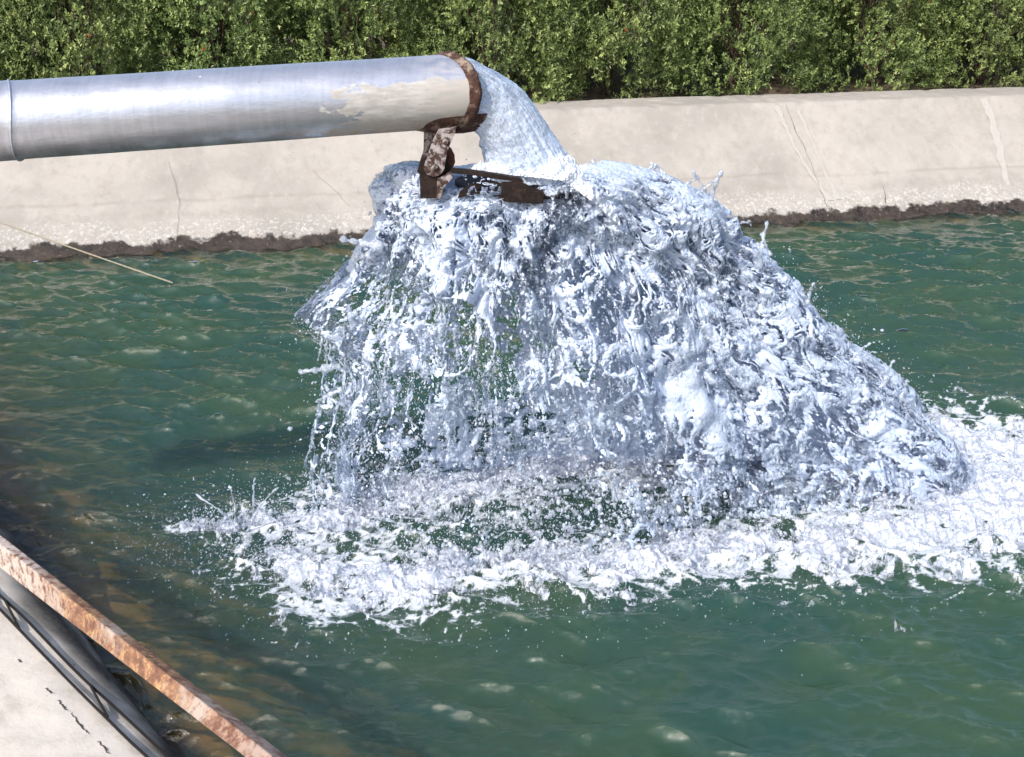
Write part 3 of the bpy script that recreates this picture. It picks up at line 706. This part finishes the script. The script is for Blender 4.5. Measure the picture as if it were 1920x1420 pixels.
M_drop = splash_mat('droplets', .25, .90, (.82, .88, .99), .05, .05, 90, (1, 1, 1), .4)

G_ = 9.81
def flow_sheet(lines, nu, nv, seed, thick, disp, hole, foamf, amp_fine=.003, ku=26, kv=9, v1=1.0, shift=lambda U, V: 0, web=None, offs=0., wsc=1.):
    """lines: (start xyz, landing xyz, T). Ballistic sheet, thickness field gives strands and holes."""
    S = np.array([l[0] for l in lines]); E = np.array([l[1] for l in lines]); T = np.array([l[2] for l in lines])
    n = len(lines); u = np.linspace(0, n - 1, nu); k = np.arange(n)
    def ci(A):
        # smooth (Catmull-Rom) interpolation
        i = np.clip(np.floor(u).astype(int), 0, n - 2); f = (u - i)
        g = lambda j: A[np.clip(j, 0, n - 1)]
        f = f if A.ndim == 1 else f[:, None]
        p0, p1, p2, p3 = g(i - 1), g(i), g(i + 1), g(i + 2)
        return .5 * (2 * p1 + (p2 - p0) * f + (2 * p0 - 5 * p1 + 4 * p2 - p3) * f ** 2 + (3 * p1 - p0 - 3 * p2 + p3) * f ** 3)
    S, E, T = ci(S), ci(E), ci(T); un = u / (n - 1)
    z0 = np.zeros(nu)
    jr = fbm(np.stack([un * 5 + seed, z0, z0], 1), 5, seed, gain=.62)
    E = E + (E - S) * [1, 1, 0] * (jr * .16)[:, None]
    T = T * (1 + .06 * fbm(np.stack([un * 8 + seed, z0 + 3, z0], 1), 4, seed + 5))
    v = np.linspace(0, v1, nv)
    tt = v[None, :] * T[:, None]
    vel = (E - S) / T[:, None]; vel[:, 2] = (E[:, 2] - S[:, 2]) / T + .5 * G_ * T
    P = S[:, None, :] + vel[:, None, :] * tt[..., None]; P[..., 2] -= .5 * G_ * tt ** 2
    Pu = np.gradient(P, axis=0); Pv = np.gradient(P, axis=1); N = np.cross(Pu, Pv); N /= np.linalg.norm(N, axis=2)[..., None] + 1e-9
    U, Vv = np.meshgrid(un, v, indexing='ij'); U = U.ravel(); Vv = Vv.ravel()
    W_ = np.linalg.norm(E - S, axis=1).mean()
    span = np.linalg.norm(np.diff(E, axis=0), axis=1).sum() * .6
    q = np.stack([U * span * ku / 6, Vv * kv, np.full_like(U, seed)], 1)
    big = fbm(np.stack([U * span * 2.2, Vv * 3.0, np.full_like(U, seed + .5)], 1), 3, seed + 1)
    mid = fbm(q * [1, 1, 1], 4, seed + 2, gain=.6)
    P = P.reshape(-1, 3); N = N.reshape(-1, 3)
    iso = P * 30
    fine = fbm(iso, 4, seed + 4, gain=.65)
    offv = offs * (.3 + Vv)
    dsp = offv + (big * disp[0] + mid * disp[1]) * (.25 + 1.0 * Vv) + fine * amp_fine
    wq = fbm(P * 3, 2, seed + 33) * .25
    if web: spur = np.clip(fbm(np.stack([U * span * 3.4 + wq, Vv * 5.0 - wq, np.full_like(U, seed * 1.7)], 1), 3, seed + 31, gain=.6, ridge=True) - .15, 0, 1) ** 1.3; dsp = dsp + spur * .15 * sstep(.05, .40, Vv)
    else: spur = np.clip(fbm(np.stack([U * span * 3.4 + wq, Vv * 5.0 - wq, np.full_like(U, seed * 1.7)], 1), 4, seed + 31, gain=.62, ridge=True) - .12, 0, 1) ** 1.3; dsp = dsp + spur * .13 * sstep(.05, .40, Vv)
    strands = fbm(np.stack([U * span * 16, Vv * 3.2, np.full_like(U, seed + 9.)], 1) + (fbm(P * 4, 2, seed + 8) * .6)[:, None], 3, seed + 6, ridge=True, gain=.6)
    cell = fbm(P * 12, 4, seed + 11, gain=.6, ridge=True); gap = fbm(P * [4.2, 4.2, 3.4] + 5, 4, seed + 21, gain=.6)
    th = thick(U, Vv) + hole(U, Vv) * (.45 * (strands - .35) + .85 * (cell - .28) + .6 * mid + 1.15 * gap)
    if web:
        # torn sheet: a net of rounded filaments, stretched along the fall, its mesh size varying over the sheet
        dens = web(U, Vv) + (.35 + .55 * sstep(.15, .5, Vv)) * fbm(P * [3.4, 3.4, 2.6] + 5, 3, 777, gain=.55) + .25 * gap
        wa_ = perlin(P * 7 * wsc, seed + 41) * .45; wb_ = perlin(P * 7 * wsc + 9, seed + 43) * .45
        qa = np.stack([U * span * 8.5 * wsc + wa_, Vv * 8.0 * wsc + wb_, np.full_like(U, seed * 2.3) + wb_], 1)
        ra_ = 1 - 2.4 * np.abs(perlin(qa, seed + 45)); rb_ = 1 - 2.4 * np.abs(perlin(qa * [2.3, 1.9, 1] + 3, seed + 47)); rc_ = 1 - 2.4 * np.abs(perlin(qa * [5.0, 4.0, 1] + 5, seed + 49))
        r_ = np.maximum(ra_, .12 + .92 * rb_ - .25 * (1 - dens)); r_ = np.maximum(r_, .05 + .95 * rc_ - .45 * (1 - dens))
        th = .020 * (r_ - (.97 - .62 * dens)) + .005 * mid + .008 * fine + .004 * perlin(P * 85, seed + 51)
    # fade of the sheet margins
    ed = np.minimum(U, 1 - U) * span; th = th - .02 * sstep(.10, 0, ed + .05 * mid)
    t = np.clip(th, 0, None); t = np.sqrt(t + 1e-9) * np.sqrt(.012)      # rounded rims
    t = np.minimum(t, .035)
    t2 = fbm(P * 55 + 7, 3, seed + 13, gain=.6) * .0022 + fbm(P * 16 + 3, 3, seed + 15) * .004
    Pc = P + N * dsp[:, None]
    Pc[:, 0] += shift(U, Vv)
    on = th > 0
    A = Pc + N * (t + t2 * on)[:, None]; B = Pc - N * (t - t2 * on * .4)[:, None]
    Fq = grid_faces(nu, nv); keep = on[Fq].any(1); Fq = Fq[keep]
    nn = len(A); fo = foamf(U, Vv, P) + .35 * fbm(P * 5, 3, seed + 17)
    V2 = np.vstack([A, B]); F2 = np.vstack([Fq, Fq[:, ::-1] + nn]); at = {'foam': np.r_[fo, fo]}
    V2, F2, at = compact(V2, F2, at)
    edge = on & (th < .006)
    return V2, F2, at, (Pc, N, th, U, Vv, vel)
def L(sx, sy, sY, ex, ey, T, ez=0.): return (aty(sx, sy, sY), atz(ex, ey, ez), T)

# front curtain: from the front of the flap, fanning out, tearing open as it falls
front = [L(790, 322, 5.40, 640, 850, .64), L(768, 335, 5.28, 600, 925, .66), L(812, 366, 5.24, 640, 985, .63), L(850, 364, 5.22, 770, 1040, .61), L(900, 362, 5.22, 890, 1065, .60), L(950, 366, 5.20, 1010, 1060, .60),
         L(1000, 362, 5.18, 1145, 1040, .60), L(1050, 345, 5.18, 1310, 1000, .59), L(1085, 330, 5.22, 1500, 970, .56), L(1105, 322, 5.30, 1670, 945, .535), L(1125, 316, 5.42, 1800, 918, .515), L(1130, 312, 5.6, 1805, 870, .515)]
def th_front(U, V):
    right = sstep(.50, .80, U)
    return .017 + streams(U, V) - .026 * sstep(.25, .70, V) * (1 - .75 * right) - .020 * sstep(.62, .85, V) * (1 - sstep(.86, .94, U))
def streams(U, V):
    o = np.zeros_like(U)
    for u0, w, v0, v1, a in ((.045, .030, .0, .98, .024), (.115, .010, .2, .80, .020), (.175, .011, .25, 1.0, .024), (.250, .007, .3, .95, .020), (.315, .010, .3, .88, .022), (.395, .007, .35, .85, .020), (.46, .012, .3, .75, .02)):
        c = u0 + .010 * np.sin(V * 9 + u0 * 60) - .012 * (V - .4)
        o = o + 1.8 * a * np.exp(-((U - c) / (w * (1.5 - V))) ** 2) * sstep(v0 - .1, v0 + .1, V) * sstep(v1 + .04, v1 - .08, V)
    return o
def hl_front(U, V): return .004 + .036 * sstep(.12, .7, V)
def fo_front(U, V, P): return .88 + .25 * sstep(.60, .95, U) * sstep(.5, .85, V) + .12 * sstep(.35, .75, U) * sstep(1.0, .45, V) - .16 * sstep(.35, .8, V) * (1 - sstep(.45, .8, U)) + .30 * sstep(.22, .0, V)
def sh_front(U, V):
    return np.interp(V, [0, .2, .28, .36, .46, .56, .63, .69, .76, .85, 1], [.05, .02, .0, .06, .15, .06, -.10, -.18, .07, .05, 0]) * sstep(.30, .03, U) \
        + np.interp(V, [0, .12, .3, .4, .5, .6, .68, .76, .85, .95, 1], [0, .02, .0, -.13, -.13, -.17, -.17, -.10, -.07, .02, 0]) * sstep(.55, .88, U)
def dens_front(U, V): return .90 - .74 * sstep(.12, .70, V) * (1 - .60 * sstep(.42, .72, U)) + 6.5 * streams(U, V) - .5 * sstep(.70, .90, V) * sstep(.12, .20, U) * (1 - sstep(.80, .92, U))
def fo_web(U, V, P): return .66 + .18 * sstep(.35, .75, U) + .9 * fbm(P * 3.0, 3, 779) + .1 * sstep(.25, .0, V)
LAY = []
for sd_, of_, wz, nu_, nv_, k_ in ((11, .0, 1.25, 1150, 760, -.04), (131, .055, 1.8, 1150, 760, -.16), (251, -.075, .95, 1000, 640, -.08)):
    LAY.append(flow_sheet(front, nu_, nv_, sd_, th_front, (.075, .03), hl_front, fo_web, shift=sh_front, web=lambda U, V, k_=k_: dens_front(U, V) + k_, offs=of_, wsc=wz, amp_fine=.0035))
Vf, Ff, Af, Df = LAY[0]
# smooth clear film that still holds between the strands in the upper part
FILM = flow_sheet(front, 700, 460, 371, lambda U, V: .005 - .020 * sstep(.2, .65, V) * (1 - .5 * sstep(.5, .8, U)) + .25 * streams(U, V), (.06, .02), lambda U, V: .010 + .012 * V, lambda U, V, P: .30 + .25 * sstep(.4, .8, U), shift=sh_front, offs=-.02, amp_fine=.0015)
# main deflected jet behind it: dense white sheet that carries to the right
back = [L(800, 330, 5.45, 690, 905, .64), L(860, 322, 5.42, 830, 900, .64), L(910, 318, 5.42, 980, 890, .64), L(950, 315, 5.42, 1120, 885, .64), L(1000, 315, 5.42, 1270, 885, .61), L(1040, 315, 5.45, 1420, 890, .58), L(1070, 314, 5.48, 1560, 900, .55), L(1090, 312, 5.5, 1690, 910, .53), L(1110, 312, 5.52, 1795, 920, .52)]
def th_back(U, V): return .016 + .012 * sstep(.4, .7, U) - .030 * sstep(.35, .65, V) * sstep(.52, .25, U) + .012 * sstep(.7, .95, V) * sstep(.3, .6, U)
def hl_back(U, V): return .010 + .032 * sstep(.15, .6, V) * (1 - .35 * sstep(.45, .8, U))
def fo_back(U, V, P): return .90 + .45 * sstep(.50, .92, V) * sstep(.2, .5, U) + .12 * sstep(.4, .8, U)
Vb, Fb, Ab, Db = flow_sheet(back, 1000, 640, 23, th_back, (.08, .04), hl_back, fo_back, shift=lambda U, V: np.interp(V, [0, .12, .3, .4, .5, .6, .7, .8, .9, 1], [0, 0, -.03, -.13, -.15, -.18, -.17, -.12, -.06, 0]) * sstep(.6, .95, U))

cas = tag(empty('water_fan', tuple(atz(1100, 1000))), 'white fan of water spreading off the flap and falling into the pool', 'splash')
for L_ in LAY: keep_parent(mesh_np('torn_sheet', L_[0], L_[1], M_spl, attrs=L_[2]), cas)
keep_parent(mesh_np('clear_film', FILM[0], FILM[1], M_spl, attrs=FILM[2]), cas)
keep_parent(mesh_np('rear_curtain', Vb, Fb, M_spl, attrs=Ab), cas)

def jet():
    """solid jet from the mouth down on to the flap"""
    n = 260; s = np.linspace(0, 1, n); m = 300
    keyc = np.array([PE - ax * .10, PE + ax * .02, aty(930, 205, 5.32), aty(968, 262, 5.34), aty(1000, 320, 5.35), aty(1010, 336, 5.35)])
    kr = [(.135, .14), (.135, .14), (.135, .14), (.15, .14), (.20, .15), (.22, .15)]
    k = np.array([0, .18, .42, .70, .93, 1.])
    C = np.stack([np.interp(s, k, keyc[:, i]) for i in range(3)], 1)
    ra = np.interp(s, k, [a for a, b in kr]); rb_ = np.interp(s, k, [b for a, b in kr])
    ker = np.ones(31) / 31
    Cp = np.vstack([np.repeat(C[:1], 15, 0), C, np.repeat(C[-1:], 15, 0)]); C = np.stack([np.convolve(Cp[:, i], ker, 'valid') for i in range(3)], 1)
    # section axes: turn from the mouth plane to the horizontal
    e1s, e1e = pu + .0 * ax, np.array([1, 0, .02]); e2 = np.array([0, -1., 0])
    w = sstep(.05, .95, s)[:, None]; e1 = e1s * (1 - w) + e1e * w; e1 /= np.linalg.norm(e1, axis=1)[:, None]
    th = np.linspace(0, 2 * np.pi, m, endpoint=False); A, Sx = np.meshgrid(th, np.arange(n), indexing='ij'); A = A.ravel(); I = Sx.ravel()
    D = np.cos(A)[:, None] * e1[I] * 1 + np.sin(A)[:, None] * e2
    R = ra[I] * np.abs(np.cos(A)) ** 2 + rb_[I] * np.abs(np.sin(A)) ** 2
    P = C[I] + D * R[:, None]
    g = s[I]
    fl = np.stack([np.cos(A) * 5, np.sin(A) * 5, g * 2.2], 1); d = fbm(fl, 4, 301, gain=.6) * .020 * (.3 + g) + fbm(fl * 3.2, 3, 302) * .006 + fbm(P * 34, 4, 303, gain=.7) * .007 * (.25 + g)
    P = P + D * (d)[:, None]
    fo = .42 + .30 * sstep(.55, .95, g) + .3 * fbm(P * 8, 3, 305)
    keep_parent(mesh_np('jet_core', P, grid_faces(m, n, wrap_u=True), M_jet, attrs={'foam': fo}), cas)
    # churned heap where the jet hits the flap
    nu, nv = 260, 420; U, V = np.meshgrid(np.linspace(0, np.pi, nu), np.linspace(0, 1, nv), indexing='ij'); U = U.ravel(); V = V.ravel()
    path = np.array([aty(865, 322, 5.25), aty(930, 322, 5.27), aty(990, 322, 5.28), aty(1050, 325, 5.27), aty(1105, 360, 5.27), aty(1160, 415, 5.25)]); rad = np.array([.008, .045, .06, .08, .095, .05])
    kk = np.linspace(0, 1, 6); C = np.stack([np.interp(V, kk, path[:, i]) for i in range(3)], 1); R = np.interp(V, kk, rad) * np.sin(np.clip(V * 12, 0, 1.57))
    P = C + np.stack([0 * U, -np.cos(U) * R * 1.6, np.sin(U) * R * .9], 1)
    dd = fbm(P * 14, 5, 311, gain=.62) * .05 + fbm(P * 50, 3, 313) * .012
    P = P + np.stack([0 * U, -np.cos(U), np.sin(U)], 1) * dd[:, None]
    keep_parent(mesh_np('impact_foam', P, grid_faces(nu, nv), M_foam, attrs={'foam': np.full(len(P), .8)}), cas)
jet()
veil = [(aty(838, 330, 5.105), aty(815, 402, 5.04), .15), (aty(870, 330, 5.10), aty(860, 405, 5.02), .15), (aty(905, 333, 5.10), aty(905, 402, 5.02), .15), (aty(945, 340, 5.10), aty(950, 398, 5.03), .14), (aty(985, 346, 5.09), aty(1000, 392, 5.04), .13)]
Vv_, Fv_, Av_, _ = flow_sheet(veil, 260, 160, 57, lambda U, V: .0035 + 0 * U, (.01, .01), lambda U, V: .022 + 0 * U, lambda U, V, P: .65 + 0 * U, web=lambda U, V: .05 + .25 * V, wsc=1.6, amp_fine=.001)
keep_parent(mesh_np('veil', Vv_, Fv_, M_spl, attrs=Av_), cas)

# ligaments and droplets -------------------------------------------------
def ico(sub=0):
    p = (1 + 5 ** .5) / 2
    v = np.array([(-1, p, 0), (1, p, 0), (-1, -p, 0), (1, -p, 0), (0, -1, p), (0, 1, p), (0, -1, -p), (0, 1, -p), (p, 0, -1), (p, 0, 1), (-p, 0, -1), (-p, 0, 1)], float)
    f = [(0, 11, 5), (0, 5, 1), (0, 1, 7), (0, 7, 10), (0, 10, 11), (1, 5, 9), (5, 11, 4), (11, 10, 2), (10, 7, 6), (7, 1, 8), (3, 9, 4), (3, 4, 2), (3, 2, 6), (3, 6, 8), (3, 8, 9), (4, 9, 5), (2, 4, 11), (6, 2, 10), (8, 6, 7), (9, 8, 1)]
    v = [x / np.linalg.norm(x) for x in v]
    for _ in range(sub):
        cache = {}; nf = []
        def mid(a, b):
            k = (min(a, b), max(a, b))
            if k not in cache: m = v[a] + v[b]; v.append(m / np.linalg.norm(m)); cache[k] = len(v) - 1
            return cache[k]
        for a, b, c in f:
            x, y, z = mid(a, b), mid(b, c), mid(c, a); nf += [(a, x, z), (b, y, x), (c, z, y), (x, y, z)]
        f = nf
    return np.array(v), np.array(f)
def drops(C, R, D, stretch, sub, seed):
    """ellipsoids at C, radius R, stretched along D"""
    v, f = ico(sub); n = len(C); r = np.random.default_rng(seed)
    D = D / (np.linalg.norm(D, axis=1)[:, None] + 1e-9)
    V = v[None, :, :] * R[:, None, None]
    wob = 1 + .22 * r.normal(size=(n, len(v))) if sub else np.ones((n, len(v)))
    V = V * wob[..., None]
    dt = np.einsum('nvk,nk->nv', V, D); V = V + dt[..., None] * D[:, None, :] * (stretch - 1)[:, None, None] + C[:, None, :]
    Fc = f[None] + (np.arange(n) * len(v))[:, None, None]
    return V.reshape(-1, 3), Fc.reshape(-1, 3)
rd = np.random.default_rng(77)
def sample_sheet(D_, n, vpow, spread, vmax=1.05, umin=0, umax=1):
    Pc, N, th, U, Vv, vel = D_
    w = (Vv ** vpow) * ((U >= umin) & (U <= umax)); w = w / w.sum(); i = rd.choice(len(Pc), n, p=w)
    s = spread * (.25 + Vv[i])[:, None]
    kp = (fbm(Pc[i] * 6, 3, 603) + .3 * rd.normal(size=n)) > -.05; i = i[kp]; n = len(i); s = s[kp]
    P = Pc[i] + N[i] * rd.normal(size=(n, 1)) * s * 1.0 + rd.normal(size=(n, 3)) * s * .5
    return P, Vv[i], U[i]
Cs, Rs = [], []
for D_, n, vp, sp_, kw in ((Df, 26000, 1.3, .06, {}), (Df, 16000, 2.3, .11, {}), (LAY[1][3], 9000, .8, .04, {}), (Df, 4500, 2.0, .06, dict(umax=.45)), (Db, 9000, 1.5, .06, {}), (Df, 1500, .6, .05, {}), (Db, 2200, .3, .06, dict(umin=.6))):
    P, v, u = sample_sheet(D_, n, vp, sp_, **kw); Cs.append(P); Rs.append(np.clip(np.exp(rd.normal(-6.4, .55, len(P))), .0008, .010))
# heavy drops falling through the dark gap
n = 520; px = rd.normal(1180, 130, n); py = rd.normal(960, 35, n); Yc = rd.uniform(4.9, 5.6, n)
C = np.array([aty(a, b, y) for a, b, y in zip(px, py, Yc)]); Cs.append(C); Rs.append(np.clip(np.exp(rd.normal(-5.15, .40, n)), .002, .014))
# spray thrown up round the landing
def ring_pts(n, sp=.12, hz=.12, pw=1.):
    out = []
    for b in BANDS[:2]:
        q = rd.random(n) * (len(b) - 1); i = q.astype(int); f = (q - i)[:, None]; p = b[i] * (1 - f) + b[i + 1] * f
        z = rd.exponential(hz, n) * np.minimum(p[:, 3], 1.1)
        out.append(np.stack([p[:, 0] + rd.normal(size=n) * (p[:, 2] * .55 + sp * .6), p[:, 1] + rd.normal(size=n) * (p[:, 2] * .5 + sp * .5), z], 1))
    return np.vstack(out)
P = ring_pts(16000, .06, .05); P = P[fbm(P * [7, 7, 3], 3, 601) + .25 * rd.normal(size=len(P)) > .05]; Cs.append(P); Rs.append(np.clip(np.exp(rd.normal(-6.45, .65, len(P))), .0007, .012))
P = ring_pts(9000, .40, .045); Cs.append(P); Rs.append(np.clip(np.exp(rd.normal(-6.4, .4, len(P))), .0008, .006))
Cs = np.vstack(Cs); Rs = np.concatenate(Rs); ok = Cs[:, 2] > -.02; Cs = Cs[ok]; Rs = Rs[ok]
dirv = np.stack([(Cs[:, 0] - .1) * .5, (Cs[:, 1] - 5.3) * .5, np.full(len(Cs), -1.)], 1) + rd.normal(size=Cs.shape) * .25
st = 1 + np.abs(rd.normal(size=len(Cs))) * .5
big = Rs > .0035
v1_, f1_ = drops(Cs[~big], Rs[~big], dirv[~big], st[~big], 0, 1); v2_, f2_ = drops(Cs[big], Rs[big], dirv[big], st[big], 1, 2)
V, Fc = join([(v1_, None, f1_), (v2_, None, f2_)])
tag(mesh_np('water_droplets', V, Fc, M_drop, attrs={'foam': np.full(len(V), .42)}), 'countless drops of spray flying round the falling water', 'spray', kind='stuff')

def ligaments():
    parts = []; r = np.random.default_rng(91)
    def lig(P, r0, tip):
        P = np.asarray(P, float); n = 26; q = np.linspace(0, len(P) - 1, n); P = np.stack([np.interp(q, range(len(P)), P[:, k]) for k in range(3)], 1)
        ker = np.ones(5) / 5; Q = P.copy(); Q[2:-2] = np.stack([np.convolve(P[:, k], ker, 'valid') for k in range(3)], 1)
        s = np.linspace(0, 1, n); R = r0 * (1 - .75 * s) * (1 + .35 * np.sin(s * 22 + r.random() * 6)) + tip * np.exp(-((s - .93) / .07) ** 2)
        R = np.clip(R, .0012, None); R[-1] *= .3
        Q = Q + r.normal(size=Q.shape) * .002
        parts.append(tube(Q, R, 8))
    # strands hanging from the torn front curtain
    Pc, N, th, U, Vv, vel = Df; cand = np.where((np.abs(th) < .002) & (Vv > .3) & (Vv < .9))[0]
    for i in r.choice(cand, 150):
        p = Pc[i]; u_i = int(U[i] * (len(vel) - 1)); d = vel[u_i].copy(); d[2] -= G_ * Vv[i] * .65; d /= np.linalg.norm(d); Ln = r.uniform(.04, .20)
        side = r.normal(size=3) * .25; pts = [p - d * .03]
        for k in range(4): pts.append(p + d * Ln * (k + 1) / 4 + side * Ln * ((k + 1) / 4) ** 2 * .6)
        lig(pts, r.uniform(.004, .010), r.uniform(.002, .006))
    # spray flung outwards from the right flank and the left lip
    for (ua, ub, va, vb, cnt) in ((.70, .97, .10, .80, 90), (.0, .08, .3, .85, 25), (.55, .8, .05, .2, 14)):
        cand = np.where((U > ua) & (U < ub) & (Vv > va) & (Vv < vb) & (th > 0))[0]
        for i in r.choice(cand, cnt):
            p = Pc[i]; nn_ = N[i] * (1 if N[i] @ (p - np.array([.1, 5.7, .8])) > 0 else -1); nn_ = nn_ * [1, 1, .5] + [0, 0, .25]
            Ln = min(.12, r.exponential(.035) + .02); d = nn_ + r.normal(size=3) * .45; pts = [p - d * .02] + [p + d * Ln * f - np.array([0, 0, .35]) * Ln * f * f + r.normal(size=3) * .004 for f in (.25, .5, .75, 1)]
            lig(pts, r.uniform(.004, .013), r.uniform(.002, .006))
    # crown of splashes along the top and right outline
    def spike(px, py, Y, dx, dy, r0, tip, curl=0.):
        a = aty(px, py, Y); pts = [aty(px - dx * .4, py - dy * .4, Y)]
        for k in range(5):
            f = (k + 1) / 5 * 1.35; pts.append(aty(px + dx * f + curl * f * f, py + dy * f, Y + .02 * r.normal()))
        lig(pts, r0, tip)
    for a in [(1215, 352, 5.5, -6, -32, .012, .004, 14), (1240, 350, 5.5, 6, -34, .012, .004, -16), (1268, 362, 5.5, 18, -22, .010, .006, 10), (1300, 370, 5.5, 30, -26, .012, .008, 4), (1330, 385, 5.5, 10, -48, .014, .008, 6), (1345, 400, 5.5, -30, -60, .010, .006, -4), (1170, 340, 5.5, -14, -24, .012, .006, -6),
              (1130, 330, 5.5, -10, -22, .012, .006, -4), (1425, 480, 5.55, 6, -50, .014, .005, 4), (1408, 470, 5.55, -24, -14, .008, .005, -8), (1515, 560, 5.6, 4, -22, .010, .005, 4), (1440, 470, 5.55, -10, -24, .008, .004, 0), (1600, 670, 5.65, 14, -20, .010, .005, 8), (1660, 715, 5.65, 6, -30, .010, .006, 4), (1690, 745, 5.7, 8, -24, .010, .005, 0),
              (700, 460, 5.3, -40, -8, .022, .010, -4), (690, 480, 5.3, -22, 4, .018, .006, 0), (620, 690, 5.45, -44, 6, .020, .008, 0), (630, 735, 5.45, -28, 14, .014, .006, 0), (660, 770, 5.45, -30, -16, .012, .006, 0), (455, 1000, 5.35, -40, -55, .008, .005, -20), (440, 990, 5.35, 6, -60, .006, .006, -10), (470, 980, 5.35, 20, -50, .006, .006, 14)]:
        spike(*a)
    ring = []
    c = aty(1226, 330, 5.5)
    a = np.linspace(0, 2 * np.pi, 40); parts.append(tube(np.stack([c[0] + .040 * np.cos(a), c[1] + .01 * np.sin(a * 2), c[2] + .045 * np.sin(a)], 1), .006 + .002 * np.sin(a * 5), 8, False))
    # small jets leaping from the ring of foam
    for q in range(110):
        b = BANDS[r.integers(0, 2)]; i = r.integers(0, len(b) - 1); f = r.random(); p = b[i] * (1 - f) + b[i + 1] * f
        x, y = p[0] + r.normal() * p[2] * .7, p[1] + r.normal() * p[2] * .6; hgt = r.exponential(.05) + .02; d = r.normal(size=2) * .5
        pts = [(x + d[0] * hgt * t, y + d[1] * hgt * t, hgt * (1.4 * t - .5 * t * t) - .01) for t in np.linspace(0, 1, 5)]
        lig(pts, r.uniform(.003, .009), r.uniform(.001, .005))
    V, Fc = join([(a, b, c) for a, b, c in parts])
    V = V + (fbm(V * 60, 2, 401) * .004)[:, None] * np.array([.6, .5, .6])
    keep_parent(mesh_np('strands', V, Fc, M_drop, attrs={'foam': np.full(len(V), .35)}), cas); bpy.data.objects['strands']['kind'] = 'stuff'
ligaments()

def foam_field():
    x = np.arange(-1.75, 3.8, .0055, dtype=np.float32); y = np.arange(4.45, 7.3, .0065, dtype=np.float32)
    X, Y = np.meshgrid(x, y, indexing='ij'); X = X.ravel(); Y = Y.ravel(); Z = np.zeros_like(X)
    fd = np.maximum(foam_density(X, Y, 1.15), .62 * foam_density(X, Y, 2.1)); P = np.stack([X, Y, Z], 1)
    wrp = fbm(P * 5, 2, 501) * .10; Pw = P + wrp[:, None]
    lo = fbm(Pw * 4.5, 3, 503); mid = fbm(Pw * 13, 4, 505, gain=.6, ridge=True); hi = fbm(P * 45, 3, 507, gain=.65, ridge=True)
    h = (fd - .66) + .85 * lo + .50 * (mid - .22)
    on = h > 0
    sm = fbm(Pw * 9, 2, 515); z = np.clip(h, 0, None) ** .7 * .050 * (.8 + 1.1 * sm) + (mid - .3) * .016 * sstep(0, .2, h) + hi * .0035 * sstep(0, .12, h) + wave(X, Y)[0] * .6 + .006
    spike = np.clip(fbm(P * 24, 3, 509, ridge=True) - .45, 0, 1) * .020 * sstep(0, .25, h); z = z + spike
    z = np.where(on, z, -.03)
    Fq = grid_faces(len(x), len(y)); Fq = Fq[on[Fq].any(1)]
    V = np.stack([X + fbm(P * 20, 2, 511) * .02, Y + fbm(P * 20, 2, 513) * .02, z], 1)
    V, Fq, at = compact(V, Fq, {'foam': np.clip(.30 + h * 1.3 + .5 * (hi - .3), 0, 1)})
    tag(mesh_np('foam', V, Fq, M_foam2, attrs=at), 'churned white foam where the falling water lands on the pool', 'foam', kind='stuff')
M_foam2 = splash_mat('surface_foam', .10, .96, (.72, .76, .86), .1, -.05, 42, (1, 1, 1), .35)
foam_field()
